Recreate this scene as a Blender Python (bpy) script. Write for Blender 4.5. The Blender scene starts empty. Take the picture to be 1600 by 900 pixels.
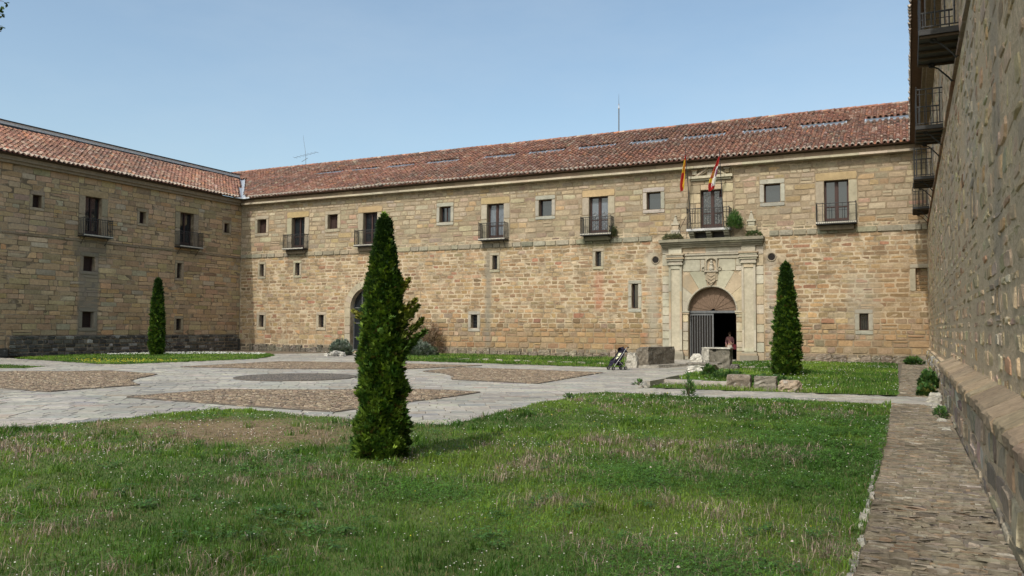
import bpy, bmesh, math, random
import numpy as np
from mathutils import Vector, Matrix, noise as mnoise
random.seed(7); RNG = np.random.default_rng(7)
SC = bpy.context.scene; COL = SC.collection
PI = math.pi

# ------------------------------------------------------------------ camera, sky, sun, exposure
EYE = 1.9
cam_d = bpy.data.cameras.new('camera'); cam = bpy.data.objects.new('camera', cam_d); COL.objects.link(cam)
cam_d.sensor_width = 36; cam_d.lens = 28.567; cam_d.clip_start = .05; cam_d.clip_end = 3000
_r = Vector((0.8990045, 0.4379017, 0.0057520)); _u = Vector((0.0165374, -0.0470700, 0.9987547)); _f = Vector((-0.4376271, 0.8977898, 0.0495579))
M = Matrix.Identity(4)
for i in range(3):
    M[i][0] = _r[i]; M[i][1] = _u[i]; M[i][2] = -_f[i]
M[2][3] = EYE
cam.matrix_world = M
SC.camera = cam
SUN_EL = math.radians(47); SUN_AZ = math.radians(185)          # azimuth clockwise from +Y
w = bpy.data.worlds.new('World'); SC.world = w; w.use_nodes = True
nt = w.node_tree; bg = nt.nodes['Background']
sky = nt.nodes.new('ShaderNodeTexSky'); sky.sky_type = 'NISHITA'; sky.sun_disc = False
sky.sun_elevation = SUN_EL; sky.sun_rotation = SUN_AZ
sky.air_density = 1.0; sky.dust_density = 4.0; sky.ozone_density = .6; sky.altitude = 300
tcs = nt.nodes.new('ShaderNodeTexCoord'); mp = nt.nodes.new('ShaderNodeMapping'); mp.inputs['Scale'].default_value = (1.6, 1.6, 4.5)
cn = nt.nodes.new('ShaderNodeTexNoise'); cn.inputs['Scale'].default_value = 1.5; cn.inputs['Detail'].default_value = 6; cn.inputs['Roughness'].default_value = .62
cr_ = nt.nodes.new('ShaderNodeMapRange'); cr_.inputs['From Min'].default_value = .42; cr_.inputs['From Max'].default_value = .8; cr_.inputs['To Max'].default_value = .22
mul = nt.nodes.new('ShaderNodeMix'); mul.data_type = 'RGBA'; mul.blend_type = 'MULTIPLY'; mul.inputs[0].default_value = 1; mul.inputs[7].default_value = (1.02, 1.05, .96, 1)   # hazy air: the whole sky a little less violet
veil = nt.nodes.new('ShaderNodeMix'); veil.data_type = 'RGBA'; veil.inputs[7].default_value = (3.1, 3.6, 4.0, 1)    # thin high cloud veil
L_ = nt.links.new
L_(tcs.outputs['Generated'], mp.inputs[0]); L_(mp.outputs[0], cn.inputs['Vector']); L_(cn.outputs['Fac'], cr_.inputs['Value'])
L_(sky.outputs[0], mul.inputs[6]); L_(mul.outputs[2], veil.inputs[6]); L_(cr_.outputs[0], veil.inputs[0]); L_(veil.outputs[2], bg.inputs[0])
bg.inputs[1].default_value = .15
sd = bpy.data.lights.new('sun', 'SUN'); sd.energy = 2.0; sd.angle = math.radians(.6); sd.color = (1, .95, .87)
sun = bpy.data.objects.new('sun', sd); COL.objects.link(sun)
sdir = Vector((math.sin(SUN_AZ)*math.cos(SUN_EL), math.cos(SUN_AZ)*math.cos(SUN_EL), math.sin(SUN_EL)))
sun.rotation_euler = sdir.to_track_quat('Z', 'Y').to_euler(); sun.location = (0, -10, 40)
SC.view_settings.view_transform = 'Standard'; SC.view_settings.look = 'None'; SC.view_settings.exposure = .45; SC.view_settings.gamma = 1
SC.view_settings.use_curve_mapping = False
SC.render.engine = 'CYCLES'
SC.cycles.max_bounces = 6; SC.cycles.diffuse_bounces = 3

# ------------------------------------------------------------------ materials
class NT:
    def __init__(s, name):
        s.m = bpy.data.materials.new(name); s.m.use_nodes = True; s.t = s.m.node_tree; s.N = s.t.nodes
        s.b = s.N['Principled BSDF']; s.b.inputs['Roughness'].default_value = .9
        s.b.inputs['Specular IOR Level'].default_value = .25
        s.geo = s.N.new('ShaderNodeNewGeometry')
    def link(s, a, b): s.t.links.new(a, b); return b
    def val(s, node, i, v):
        if hasattr(v, 'links') or hasattr(v, 'is_linked'): s.link(v, node.inputs[i])
        elif v is not None: node.inputs[i].default_value = v
    def math(s, op, a, b=None, c=None, clamp=False):
        n = s.N.new('ShaderNodeMath'); n.operation = op; n.use_clamp = clamp
        s.val(n, 0, a); s.val(n, 1, b); s.val(n, 2, c); return n.outputs[0]
    def noise(s, scale, detail=3, rough=.55, vec=None, dist=0):
        n = s.N.new('ShaderNodeTexNoise'); n.inputs['Scale'].default_value = scale; n.inputs['Detail'].default_value = detail
        n.inputs['Roughness'].default_value = rough; n.inputs['Distortion'].default_value = dist
        s.link(vec if vec is not None else s.geo.outputs['Position'], n.inputs['Vector']); return n.outputs['Fac']
    def voro(s, scale, vec=None, feature='F1', out='Distance', rnd=1):
        n = s.N.new('ShaderNodeTexVoronoi'); n.feature = feature; n.inputs['Scale'].default_value = scale
        n.inputs['Randomness'].default_value = rnd
        s.link(vec if vec is not None else s.geo.outputs['Position'], n.inputs['Vector']); return n.outputs[out]
    def ramp(s, fac, stops):
        n = s.N.new('ShaderNodeValToRGB'); e = n.color_ramp.elements
        while len(e) < len(stops): e.new(.5)
        for k, (p, c) in enumerate(stops):
            e[k].position = p; e[k].color = (c, c, c, 1) if isinstance(c, (int, float)) else (*c, 1)
        s.link(fac, n.inputs[0]); return n.outputs[0]
    def mix(s, fac, a, b, mode='MIX'):
        n = s.N.new('ShaderNodeMix'); n.data_type = 'RGBA'; n.blend_type = mode
        for i, v in ((0, fac), (6, a), (7, b)):
            if isinstance(v, tuple): n.inputs[i].default_value = (*v, 1)
            elif isinstance(v, (int, float)): n.inputs[i].default_value = v
            else: s.link(v, n.inputs[i])
        return n.outputs[2]
    def attr(s, name='tint'):
        n = s.N.new('ShaderNodeAttribute'); n.attribute_name = name; return n.outputs['Color']
    def scalevec(s, v, sc):
        n = s.N.new('ShaderNodeVectorMath'); n.operation = 'MULTIPLY'
        s.link(v, n.inputs[0]); n.inputs[1].default_value = sc; return n.outputs[0]
    def xyz(s):
        n = s.N.new('ShaderNodeSeparateXYZ'); s.link(s.geo.outputs['Position'], n.inputs[0]); return n.outputs
    def box(s, axis, a0, a1, z0, z1, soft=.25):
        """soft mask of a stain, ragged by noise; axis 0 = along x, 1 = along y"""
        X = s.xyz(); nz = s.math('MULTIPLY', s.math('SUBTRACT', s.noise(2.3, 4, .6), .5), 1.1)
        def edge(v, lo, hi, sf):
            vv = s.math('ADD', v, s.math('MULTIPLY', nz, sf*1.6))
            a = s.math('DIVIDE', s.math('SUBTRACT', vv, lo), sf, clamp=True)
            b = s.math('DIVIDE', s.math('SUBTRACT', hi, vv), sf, clamp=True)
            return s.math('MULTIPLY', a, b)
        return s.math('MULTIPLY', edge(X[axis], a0, a1, soft), edge(X[2], z0, z1, soft*1.6))
    def bump(s, h, strength=.5, dist=.02):
        n = s.N.new('ShaderNodeBump'); n.inputs['Strength'].default_value = strength; n.inputs['Distance'].default_value = dist
        s.link(h, n.inputs['Height']); s.link(n.outputs[0], s.b.inputs['Normal'])
    def base(s, c):
        if isinstance(c, tuple): s.b.inputs['Base Color'].default_value = (*c, 1)
        else: s.link(c, s.b.inputs['Base Color'])
    def rough(s, v): s.b.inputs['Roughness'].default_value = v

def m_plain(name, c, rough=.8, metal=0, spec=.3, var=.25, sc=8):
    t = NT(name); f = t.noise(sc, 4)
    t.base(t.mix(1, c, t.ramp(f, [(.25, 1-var), (.75, 1+var)]), 'MULTIPLY')); t.rough(rough)
    t.b.inputs['Metallic'].default_value = metal; t.b.inputs['Specular IOR Level'].default_value = spec
    t.bump(f, .25, .005)
    return t.m
def m_tint(name, lo=.75, hi=1.2, sc=9, bump=.5, dist=.01, rough=.92, speck=None, stains=(), spec=.2):
    t = NT(name); c = t.attr()
    f = t.noise(sc, 5, .65); g = t.noise(sc*.13, 3, .6)
    c = t.mix(1, c, t.ramp(f, [(.28, lo), (.72, hi)]), 'MULTIPLY')
    c = t.mix(1, c, t.ramp(g, [(.3, .86), (.7, 1.1)]), 'MULTIPLY')
    if name == 'rubble stone': c = t.mix(t.ramp(t.noise(8.5, 5, .75), [(.62, 0), (.69, .7)]), c, (.12, .09, .065))
    if speck:
        col, sc2, th = speck
        v = t.noise(sc2, 3, .7); c = t.mix(t.ramp(v, [(th, 0), (th+.06, .75)]), c, col)
    for (ax, a0, a1, z0, z1, col, st, soft) in stains:
        c = t.mix(t.math('MULTIPLY', t.box(ax, a0, a1, z0, z1, soft), st), c, col)
    t.base(c); t.rough(rough); t.b.inputs['Specular IOR Level'].default_value = spec
    if bump: t.bump(t.noise(sc*2.2, 6, .7), bump, dist)
    return t.m

# natural stains, lichen and repair patches that belong to the stone itself: (axis, from, to, z from, z to, colour, strength, softness)
ST_MAIN = [
 (0, -26.95, -26.25, .4, 7.5, (.21, .19, .15), .75, .25),       # grey lime streak under the middle balcony
 (0, -45.2, -42.9, 6.4, 7.6, (.12, .1, .08), .55, .4),
 (0, -20.0, -17.2, 6.9, 8.4, (.09, .1, .06), .7, .45),          # damp moss below the fourth balcony
 (0, -18.75, -17.9, 2.9, 5.8, (.33, .12, .075), .42, .25),         # red wash
 (0, -15.2, -14.2, 0, 7.2, (.33, .31, .25), .6, .35),
 (0, -7.8, -7.0, 0, 6.9, (.36, .33, .28), .5, .3),
 (0, -4.4, -2.7, 7.1, 8.0, (.15, .12, .08), .6, .3),
 (0, -33.5, -31.0, .2, 2.6, (.15, .11, .07), .6, .7),
 (0, -50, 1.5, -.2, .5, (.11, .10, .075), .75, .5),
 (0, -3.3, -1.2, 1.2, 5.4, (.30, .28, .23), .35, .3),
 (0, -33, -10, 3.4, 5.6, (.40, .24, .13), .22, 1.2), (0, -28.6, -27.0, 6.6, 7.5, (.3, .16, .1), .25, .3),
 (0, -50, 1.2, 7.95, 12, (.30, .24, .165), .22, .4), (0, -2, 1.2, .3, 6.5, (.32, .21, .11), .3, .5), (0, -26, -15, .5, 2.2, (.34, .215, .105), .35, .5),
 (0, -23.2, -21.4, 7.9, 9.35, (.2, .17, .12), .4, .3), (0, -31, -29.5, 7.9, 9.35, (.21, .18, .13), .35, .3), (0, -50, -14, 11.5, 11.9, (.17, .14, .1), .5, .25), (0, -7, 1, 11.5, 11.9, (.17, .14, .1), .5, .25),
]
ST_LEFT = [
 (1, 36.0, 37.7, .9, 6.0, (.20, .185, .155), .7, .2),
 (1, 35.4, 38.6, 5.9, 8.1, (.14, .135, .11), .55, .5),
 (1, 43.8, 46.6, 6.9, 8.1, (.10, .095, .08), .5, .5),
 (1, 24, 51, -.2, .6, (.07, .065, .055), .7, .5),
 (1, 31, 34.8, 7.6, 9.0, (.2, .19, .17), .35, .5),
]
ST_RIGHT = [
 (1, 11.6, 13.0, 2.5, 9.5, (.30, .26, .21), .55, .3),
 (1, 8, 9.4, 1.2, 12, (.30, .24, .17), .4, .4),
 (1, 15, 19, 3.5, 9, (.42, .39, .34), .4, 1.0),
 (1, 22, 30, 1.0, 12, (.36, .30, .23), .3, 1.0),
 (1, 9.5, 11, 1.2, 5, (.44, .36, .25), .4, .4),
]
def m_mortar(name, pale, dark, stains, th=.5):
    t = NT(name); f = t.noise(1.1, 5, .65); g = t.noise(14, 5, .7)
    c = t.mix(t.ramp(f, [(th-.09, 0), (th+.12, 1)]), dark, pale)
    c = t.mix(1, c, t.ramp(g, [(.3, .7), (.7, 1.15)]), 'MULTIPLY')
    for (ax, a0, a1, z0, z1, col, st, soft) in stains:
        c = t.mix(t.math('MULTIPLY', t.box(ax, a0, a1, z0, z1, soft), st), c, col)
    t.base(c); t.rough(.95); t.bump(g, .6, .015); return t.m

MS = {}
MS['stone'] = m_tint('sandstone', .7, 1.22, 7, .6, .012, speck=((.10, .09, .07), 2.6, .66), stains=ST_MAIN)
MS['stone_l'] = m_tint('shaded sandstone wall', .75, 1.18, 7, .5, .012, speck=((.10, .09, .07), 2.4, .68), stains=ST_LEFT)
MS['stone_r'] = m_tint('rubble stone', .72, 1.3, 11, 1.0, .03, speck=((.13, .10, .08), 5.5, .66), stains=ST_RIGHT)
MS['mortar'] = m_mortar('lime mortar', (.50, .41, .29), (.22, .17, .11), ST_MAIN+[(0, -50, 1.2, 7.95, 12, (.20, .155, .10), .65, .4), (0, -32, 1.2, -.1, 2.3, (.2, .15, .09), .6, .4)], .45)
MS['mortar_l'] = m_mortar('old mortar', (.40, .32, .22), (.17, .13, .085), ST_LEFT, .52)
def rubble_mortar():
    t = NT('rough harling'); f = t.noise(3.2, 6, .7); g = t.noise(22, 6, .75); v = t.voro(9)
    c = t.mix(t.ramp(f, [(.32, 0), (.62, 1)]), (.48, .37, .24), (.58, .46, .315))
    c = t.mix(1, c, t.ramp(g, [(.32, .66), (.66, 1.3)]), 'MULTIPLY')
    c = t.mix(t.ramp(t.noise(7.5, 5, .75), [(.62, 0), (.69, .7)]), c, (.12, .09, .065))
    for (ax, a0, a1, z0, z1, col, st, soft) in ST_RIGHT:
        c = t.mix(t.math('MULTIPLY', t.box(ax, a0, a1, z0, z1, soft), st), c, col)
    t.base(c); t.rough(.97)
    t.bump(t.math('ADD', t.math('MULTIPLY', f, 1.5), t.math('ADD', g, v)), .9, .035); return t.m
MS['mortar_r'] = rubble_mortar()
MS['dressed'] = m_tint('dressed stone', .82, 1.12, 5, .35, .006, speck=((.13, .12, .09), 3.1, .66),
    stains=[(0, -14.6, -7.2, 6.9, 8.2, (.12, .12, .085), .65, .35), (0, -13.9, -13.3, 3.5, 6.3, (.2, .19, .14), .5, .3), (0, -14.2, -7.6, 5.8, 6.75, (.21, .195, .15), .5, .5), (0, -12.9, -12.2, 3.2, 5.6, (.26, .24, .19), .5, .4), (0, -9.5, -8.9, .6, 3.2, (.36, .27, .15), .4, .3), (0, -11.9, -10.9, 5.1, 5.9, (.24, .21, .16), .5, .3), (0, -14.4, -7.5, -.1, .7, (.16, .145, .11), .6, .3)])
MS['tile'] = m_tint('terracotta tile', .6, 1.3, 6, .5, .01, rough=.85, speck=((.34, .29, .22), 4.2, .64))
MS['roofbed'] = m_plain('roof bedding', (.10, .055, .035), .95)
MS['slab'] = m_tint('paving stone', .72, 1.2, 5, .5, .01, rough=.8, speck=((.14, .14, .13), 3.5, .6), spec=.35)
MS['joint'] = m_plain('sandy joints', (.13, .115, .09), .98, var=.4)
MS['cobble'] = m_tint('cobble', .7, 1.25, 25, .5, .01, rough=.85)
MS['cobblebed'] = m_plain('cobble bedding', (.11, .09, .065), .98, var=.4, sc=14)
MS['pathstone'] = m_tint('edge set path stone', .65, 1.3, 14, .8, .01, rough=.88)
MS['earth'] = m_plain('bare earth', (.15, .12, .085), .98, var=.4, sc=3)
MS['iron'] = m_plain('dark wrought iron', (.035, .035, .035), .6, .3, .4, .4, 20)
MS['steel'] = m_plain('grey painted steel', (.12, .125, .13), .5, .3, .5)
MS['silver'] = m_plain('brushed aluminium', (.6, .6, .6), .35, .8, .5, .1)
MS['wood'] = m_plain('red brown timber', (.045, .02, .016), .6, 0, .4, .3, 12)
MS['oldwood'] = m_plain('weathered door boards', (.16, .11, .078), .85, 0, .2, .3, 15)
MS['dark'] = m_plain('unlit interior black', (.02, .017, .015), 1)  # near-black: the dark of unlit depth is put into the colour
MS['shutter'] = m_plain('dark brown shutter', (.035, .02, .016), .8)
MS['flashing'] = m_plain('zinc flashing', (.42, .46, .50), .45, .35, .5, .15)
MS['skyglass'] = m_plain('dull roof glass', (.13, .15, .17), .35, .2, .5, .2)
MS['whiteline'] = m_plain('pale ridge lining', (.62, .62, .60), .7)
MS['leaf'] = m_tint('foliage', .8, 1.2, 15, 0, 0, rough=.62, spec=.35)
def m_leafy(name, trans=.3):
    t = NT(name); c = t.attr(); t.base(c); t.rough(.55); t.b.inputs['Specular IOR Level'].default_value = .3
    tr = t.N.new('ShaderNodeBsdfTranslucent'); t.link(t.mix(1, c, (1.3, 1.35, .6), 'MULTIPLY'), tr.inputs['Color'])
    mx = t.N.new('ShaderNodeMixShader'); mx.inputs[0].default_value = trans
    t.link(t.b.outputs[0], mx.inputs[1]); t.link(tr.outputs[0], mx.inputs[2])
    t.link(mx.outputs[0], t.N['Material Output'].inputs['Surface']); return t.m
MS['grass'] = m_leafy('grass blade', .3)
MS['leaf'] = m_leafy('evergreen leaf', .15)
MS['cloth'] = m_leafy('flag cloth', .25)
MS['bark'] = m_plain('bark', (.09, .065, .045), .95)
MS['mosswall'] = m_tint('mossy plinth stone', .6, 1.3, 9, .7, .02, speck=((.30, .29, .26), 3.4, .62))
def m_glass():
    t = NT('window glass'); t.base((.012, .016, .02)); t.rough(.06); t.b.inputs['Specular IOR Level'].default_value = .9
    t.bump(t.noise(2.5, 2), .06, .02); return t.m
MS['glass'] = m_glass()
MS['pane_sheet'] = m_plain('pale bluish pane sheet', (.12, .14, .165), .25, 0, .6, .3, 4)
def m_lawn():
    t = NT('lawn soil'); f = t.noise(.9, 5, .6); g = t.noise(9, 5, .7)
    c = t.mix(t.ramp(f, [(.38, 0), (.62, 1)]), (.06, .10, .022), (.085, .12, .032))
    c = t.mix(t.ramp(g, [(.5, 0), (.75, .8)]), c, (.11, .085, .05))
    X = t.xyz()
    d = t.math('ADD', t.math('POWER', t.math('DIVIDE', t.math('ADD', X[0], 10.9), 3.6), 2), t.math('POWER', t.math('DIVIDE', t.math('SUBTRACT', X[1], 11.0), 1.7), 2))
    d = t.math('ADD', d, t.math('MULTIPLY', t.math('SUBTRACT', t.noise(1.4, 4), .5), 1.6))
    c = t.mix(t.ramp(d, [(.35, .95), (1.0, 0)]), c, t.mix(t.ramp(g, [(.35, 0), (.6, 1)]), (.10, .07, .04), (.21, .155, .09)))
    t.base(c); t.bump(g, .8, .03); return t.m
MS['lawn'] = m_lawn()

# ------------------------------------------------------------------ mesh helpers
def mat_of(m): return MS[m] if isinstance(m, str) else m
def finish(name, me, mat, parent, loc=(0, 0, 0), kind=None):
    if mat is not None: me.materials.append(mat_of(mat))
    o = bpy.data.objects.new(name, me); COL.objects.link(o)
    if parent is not None: o.parent = parent
    o.location = loc
    if kind: o['kind'] = kind
    return o
class MB:
    def __init__(s): s.v = []; s.f = []; s.c = []
    def add(s, vs, fs, col=(.5, .5, .5)):
        b = len(s.v); s.v += [tuple(p) for p in vs]
        s.f += [tuple(b+i for i in f) for f in fs]; s.c += [col]*len(vs)
    def box(s, x0, x1, y0, y1, z0, z1, col=(.5, .5, .5), T=None):
        if x0 > x1: x0, x1 = x1, x0
        if y0 > y1: y0, y1 = y1, y0
        if z0 > z1: z0, z1 = z1, z0
        vs = [(x, y, z) for z in (z0, z1) for y in (y0, y1) for x in (x0, x1)]
        if T: vs = [T(*p) for p in vs]
        s.add(vs, [(0, 2, 3, 1), (4, 5, 7, 6), (0, 1, 5, 4), (2, 6, 7, 3), (0, 4, 6, 2), (1, 3, 7, 5)], col)
    def tube(s, pts, r, n=6, col=(.5, .5, .5), cap=True):
        pts = [Vector(p) for p in pts]; rings = []
        rr = r if isinstance(r, (list, tuple)) else [r]*len(pts)
        prev = None
        for i, p in enumerate(pts):
            d = (pts[min(i+1, len(pts)-1)]-pts[max(i-1, 0)])
            d = d.normalized() if d.length > 1e-9 else Vector((0, 0, 1))
            a = Vector((0, 0, 1)) if abs(d.z) < .9 else Vector((1, 0, 0))
            if prev is not None and (prev - d*prev.dot(d)).length > 1e-3: e1 = (prev - d*prev.dot(d)).normalized()
            else: e1 = d.cross(a).normalized()
            prev = e1; e2 = d.cross(e1)
            rings.append([p+e1*math.cos(2*PI*k/n)*rr[i]+e2*math.sin(2*PI*k/n)*rr[i] for k in range(n)])
        vs = [q for ring in rings for q in ring]; fs = []
        for i in range(len(pts)-1):
            for k in range(n): fs.append((i*n+k, i*n+(k+1) % n, (i+1)*n+(k+1) % n, (i+1)*n+k))
        if cap: fs.append(tuple(range(n-1, -1, -1))); fs.append(tuple((len(pts)-1)*n+k for k in range(n)))
        s.add(vs, fs, col)
    def lathe(s, prof, n=16, c=(0, 0, 0), col=(.5, .5, .5), jit=0):
        vs = []; fs = []
        for (r, z) in prof:
            for k in range(n):
                a = 2*PI*k/n; q = 1+random.uniform(-jit, jit)
                vs.append((c[0]+r*q*math.cos(a), c[1]+r*q*math.sin(a), c[2]+z))
        m = len(prof)
        for i in range(m-1):
            for k in range(n): fs.append((i*n+k, i*n+(k+1) % n, (i+1)*n+(k+1) % n, (i+1)*n+k))
        fs.append(tuple(range(n-1, -1, -1))); fs.append(tuple((m-1)*n+k for k in range(n)))
        s.add(vs, fs, col)
    def prism(s, poly, w0, w1, T, col=(.5, .5, .5)):
        """polygon in (u, v) between depths w0 < w1, through frame T(u, v, w)"""
        n = len(poly); vs = [T(u, v, w0) for u, v in poly]+[T(u, v, w1) for u, v in poly]
        fs = [tuple(range(n-1, -1, -1)), tuple(range(n, 2*n))]+[(k, (k+1) % n, n+(k+1) % n, n+k) for k in range(n)]
        s.add(vs, fs, col)
    def mesh(s, name, loc=(0, 0, 0), smooth=False):
        me = bpy.data.meshes.new(name)
        v = np.array(s.v, dtype=np.float64)-np.array(loc)
        me.from_pydata(v.tolist(), [], s.f); 
        ca = me.color_attributes.new('tint', 'FLOAT_COLOR', 'POINT')
        c = np.ones((len(s.c), 4), dtype=np.float32); c[:, :3] = np.array(s.c, dtype=np.float32)
        ca.data.foreach_set('color', c.ravel())
        if smooth: me.polygons.foreach_set('use_smooth', [True]*len(me.polygons))
        return me
    def build(s, name, mat, parent=None, loc=(0, 0, 0), smooth=False, kind=None):
        if not s.v: return None
        base = OFF.get(parent.name, (0, 0, 0)) if parent is not None else (0, 0, 0)
        off = tuple(base[i]+loc[i] for i in range(3)) if parent is not None else loc
        o = finish(name, s.mesh(name, off, smooth), mat, parent, loc, kind)
        OFF[o.name] = off
        return o
OFF = {}
def root(name, label, cat, loc=(0, 0, 0), group=None, local=False):
    o = bpy.data.objects.new(name, None); COL.objects.link(o); o.location = loc; o.empty_display_size = .3
    o['label'] = label; o['category'] = cat
    if group: o['group'] = group
    OFF[o.name] = (0, 0, 0) if local else tuple(loc)
    return o
def tagm(o, label, cat, group=None):
    o['label'] = label; o['category'] = cat
    if group: o['group'] = group
    return o
def array_mesh(name, V, tris=None, quads=None, tint=None):
    """fast mesh from numpy arrays"""
    me = bpy.data.meshes.new(name); me.vertices.add(len(V)); me.vertices.foreach_set('co', V.astype(np.float32).ravel())
    loops = []; tot = []
    if quads is not None and len(quads): loops.append(quads.ravel()); tot.append(np.full(len(quads), 4))
    if tris is not None and len(tris): loops.append(tris.ravel()); tot.append(np.full(len(tris), 3))
    loops = np.concatenate(loops).astype(np.int32); tot = np.concatenate(tot).astype(np.int32)
    start = np.concatenate([[0], np.cumsum(tot)[:-1]]).astype(np.int32)
    me.loops.add(len(loops)); me.loops.foreach_set('vertex_index', loops)
    me.polygons.add(len(tot)); me.polygons.foreach_set('loop_start', start); me.polygons.foreach_set('loop_total', tot)
    me.update(calc_edges=True)
    ca = me.color_attributes.new('tint', 'FLOAT_COLOR', 'POINT')
    c = np.ones((len(V), 4), dtype=np.float32); c[:, :3] = tint
    ca.data.foreach_set('color', c.ravel()); return me
def vary(c, s=.1, h=.02):
    k = 1+random.gauss(0, s); return tuple(max(.01, x*k*(1+random.gauss(0, h))) for x in c)
def pick(pal):
    r = random.random()*sum(p[0] for p in pal)
    for wgt, c in pal:
        r -= wgt
        if r <= 0: return c
    return pal[-1][1]
def inpoly(x, y, P):
    ins = False; n = len(P); j = n-1
    for i in range(n):
        xi, yi = P[i]; xj, yj = P[j]
        if (yi > y) != (yj > y) and x < (xj-xi)*(y-yi)/(yj-yi)+xi: ins = not ins
        j = i
    return ins
def inpoly_np(X, Y, P):
    ins = np.zeros(len(X), bool); n = len(P); j = n-1
    for i in range(n):
        xi, yi = P[i]; xj, yj = P[j]
        if yi != yj:
            c = ((yi > Y) != (yj > Y)) & (X < (xj-xi)*(Y-yi)/(yj-yi)+xi); ins ^= c
        j = i
    return ins
CAMP = Vector((0, 0, EYE))
def seen_size(p, area):
    d = (Vector(p)-CAMP); f = d.dot(_f)
    if f < 1: return 0
    x = d.dot(_r)/f; y = d.dot(_u)/f
    if abs(x) > .66 or abs(y) > .39: return area/f/f*.01
    return area/f/f

# wall frames: T(u, v, w) with w outward
YM = 50.76; XLW = -49.88; XRW = 1.084; XPL = .77
def TM(u, v, w): return (u, YM-w, v)
def TL(u, v, w): return (XLW+w, u, v)
def TR(u, v, w): return (XRW-w, -u, v)

def stone_geo(T, u0, u1, v0, v1, proud, gap=.012, jit=.018, bev=.02, fine=True, back=-.03, tilt=.009):
    gap = min(gap, (u1-u0)*.15, (v1-v0)*.15); ju = min(jit, (u1-u0)*.12); jv = min(jit, (v1-v0)*.14)
    J = lambda a: random.uniform(-a, a)
    u0 += gap; u1 -= gap; v0 += gap; v1 -= gap
    cu = (u0+u1)/2; cv = (v0+v1)/2
    if fine:
        ol = [(u0+J(ju), v0+J(jv)), (cu+J(ju*2), v0+J(jv*.8)), (u1+J(ju), v0+J(jv)), (u1+J(ju*.8), cv+J(jv)),
              (u1+J(ju), v1+J(jv)), (cu+J(ju*2), v1+J(jv*.8)), (u0+J(ju), v1+J(jv)), (u0+J(ju*.8), cv+J(jv))]
        # knock the corners in a little
        for k in (0, 2, 4, 6):
            ol[k] = (ol[k][0]+(cu-ol[k][0])*.04, ol[k][1]+(cv-ol[k][1])*.06)
    else:
        ol = [(u0+J(ju), v0+J(jv)), (u1+J(ju), v0+J(jv)), (u1+J(ju), v1+J(jv)), (u0+J(ju), v1+J(jv))]
    n = len(ol); vs = [T(u, v, back) for u, v in ol]
    bu = min(bev, (u1-u0)*.25); bv = min(bev, (v1-v0)*.25)
    tu = random.uniform(-tilt, tilt); tv = random.uniform(-tilt, tilt)*.8
    top = []
    for u, v in ol:
        su = (u-cu)/max(1e-6, (u1-u0)/2); sv = (v-cv)/max(1e-6, (v1-v0)/2)
        top.append((u-su*bu, v-sv*bv, proud+tu*su+tv*sv+J(min(.004, tilt))))
    vs += [T(*p) for p in top]
    fs = [(k, (k+1) % n, n+(k+1) % n, n+k) for k in range(n)]
    if fine:
        vs.append(T(cu+J(.04), cv+J(.03), proud+J(.012)+.004))
        fs += [(n+k, n+(k+1) % n, 2*n) for k in range(n)]
    else: fs.append(tuple(range(n, 2*n)))
    return vs, fs

def layout(u0, u1, v0, v1, obs, hfn, lfn, keep=None):
    """courses of stones round rectangular obstacles -> rectangles"""
    out = []; v = v0; row = 0
    while v < v1-.05:
        h = hfn(v); v2 = v+h
        if v1-v2 < .12: v2 = v1
        cuts = sorted(set([u0, u1]+[c for o in obs if o[3] > v+1e-4 and o[2] < v2-1e-4 for c in (o[0], o[1]) if u0 < c < u1]))
        for a, b in zip(cuts[:-1], cuts[1:]):
            if b-a < .03: continue
            m = (a+b)/2; free = [(v, v2)]
            for o in obs:
                if o[0] <= m <= o[1] and o[3] > v+1e-4 and o[2] < v2-1e-4:
                    nf = []
                    for (p, q) in free:
                        if o[2]-p > .05: nf.append((p, min(q, o[2])))
                        if q-o[3] > .05: nf.append((max(p, o[3]), q))
                    free = nf
            for (p, q) in free:
                if q-p < .05: continue
                x = a-(random.random()*.0); first = True
                while x < b-1e-6:
                    l = lfn(q-p, x, p)
                    if first: l *= random.uniform(.5, 1.1); first = False
                    x2 = x+l
                    if b-x2 < .13: x2 = b
                    if q-p > .3 and random.random() < .13:      # a thin pair in place of one tall block
                        mv = p+(q-p)*random.uniform(.38, .62)
                        rects = [(x, x2, p, mv), (x, x2, mv, q)]
                    else: rects = [(x, x2, p, q)]
                    for r in rects:
                        if keep is None or keep(*r): out.append(r)
                    x = x2
        v = v2; row += 1
    return out

def place_stones(parent, rects, T, colfn, mat, name='stone', proudfn=None, nmax=300, **kw):
    """the 300 that show largest become objects of their own, the rest one part of kind stuff"""
    items = []
    for i, (a, b, c, d) in enumerate(rects):
        items.append((-seen_size(T((a+b)/2, (c+d)/2, 0), (b-a)*(d-c)), i))
    items.sort(); big = set(i for _, i in items[:nmax])
    rest = MB(); fr = OFF.get(parent.name, (0, 0, 0))
    for i, (a, b, c, d) in enumerate(rects):
        pr = proudfn(a, c) if proudfn else random.uniform(.006, .03)
        vs, fs = stone_geo(T, a, b, c, d, pr, **kw)
        col = colfn((a+b)/2, (c+d)/2)
        if i in big:
            mb = MB(); mb.add(vs, fs, col); ctr = T((a+b)/2, (c+d)/2, 0)
            mb.build(name, mat, parent, tuple(ctr[k]-fr[k] for k in range(3)))
        else: rest.add(vs, fs, col)
    if rest.v: rest.build(name, mat, parent, kind='stuff')

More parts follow.
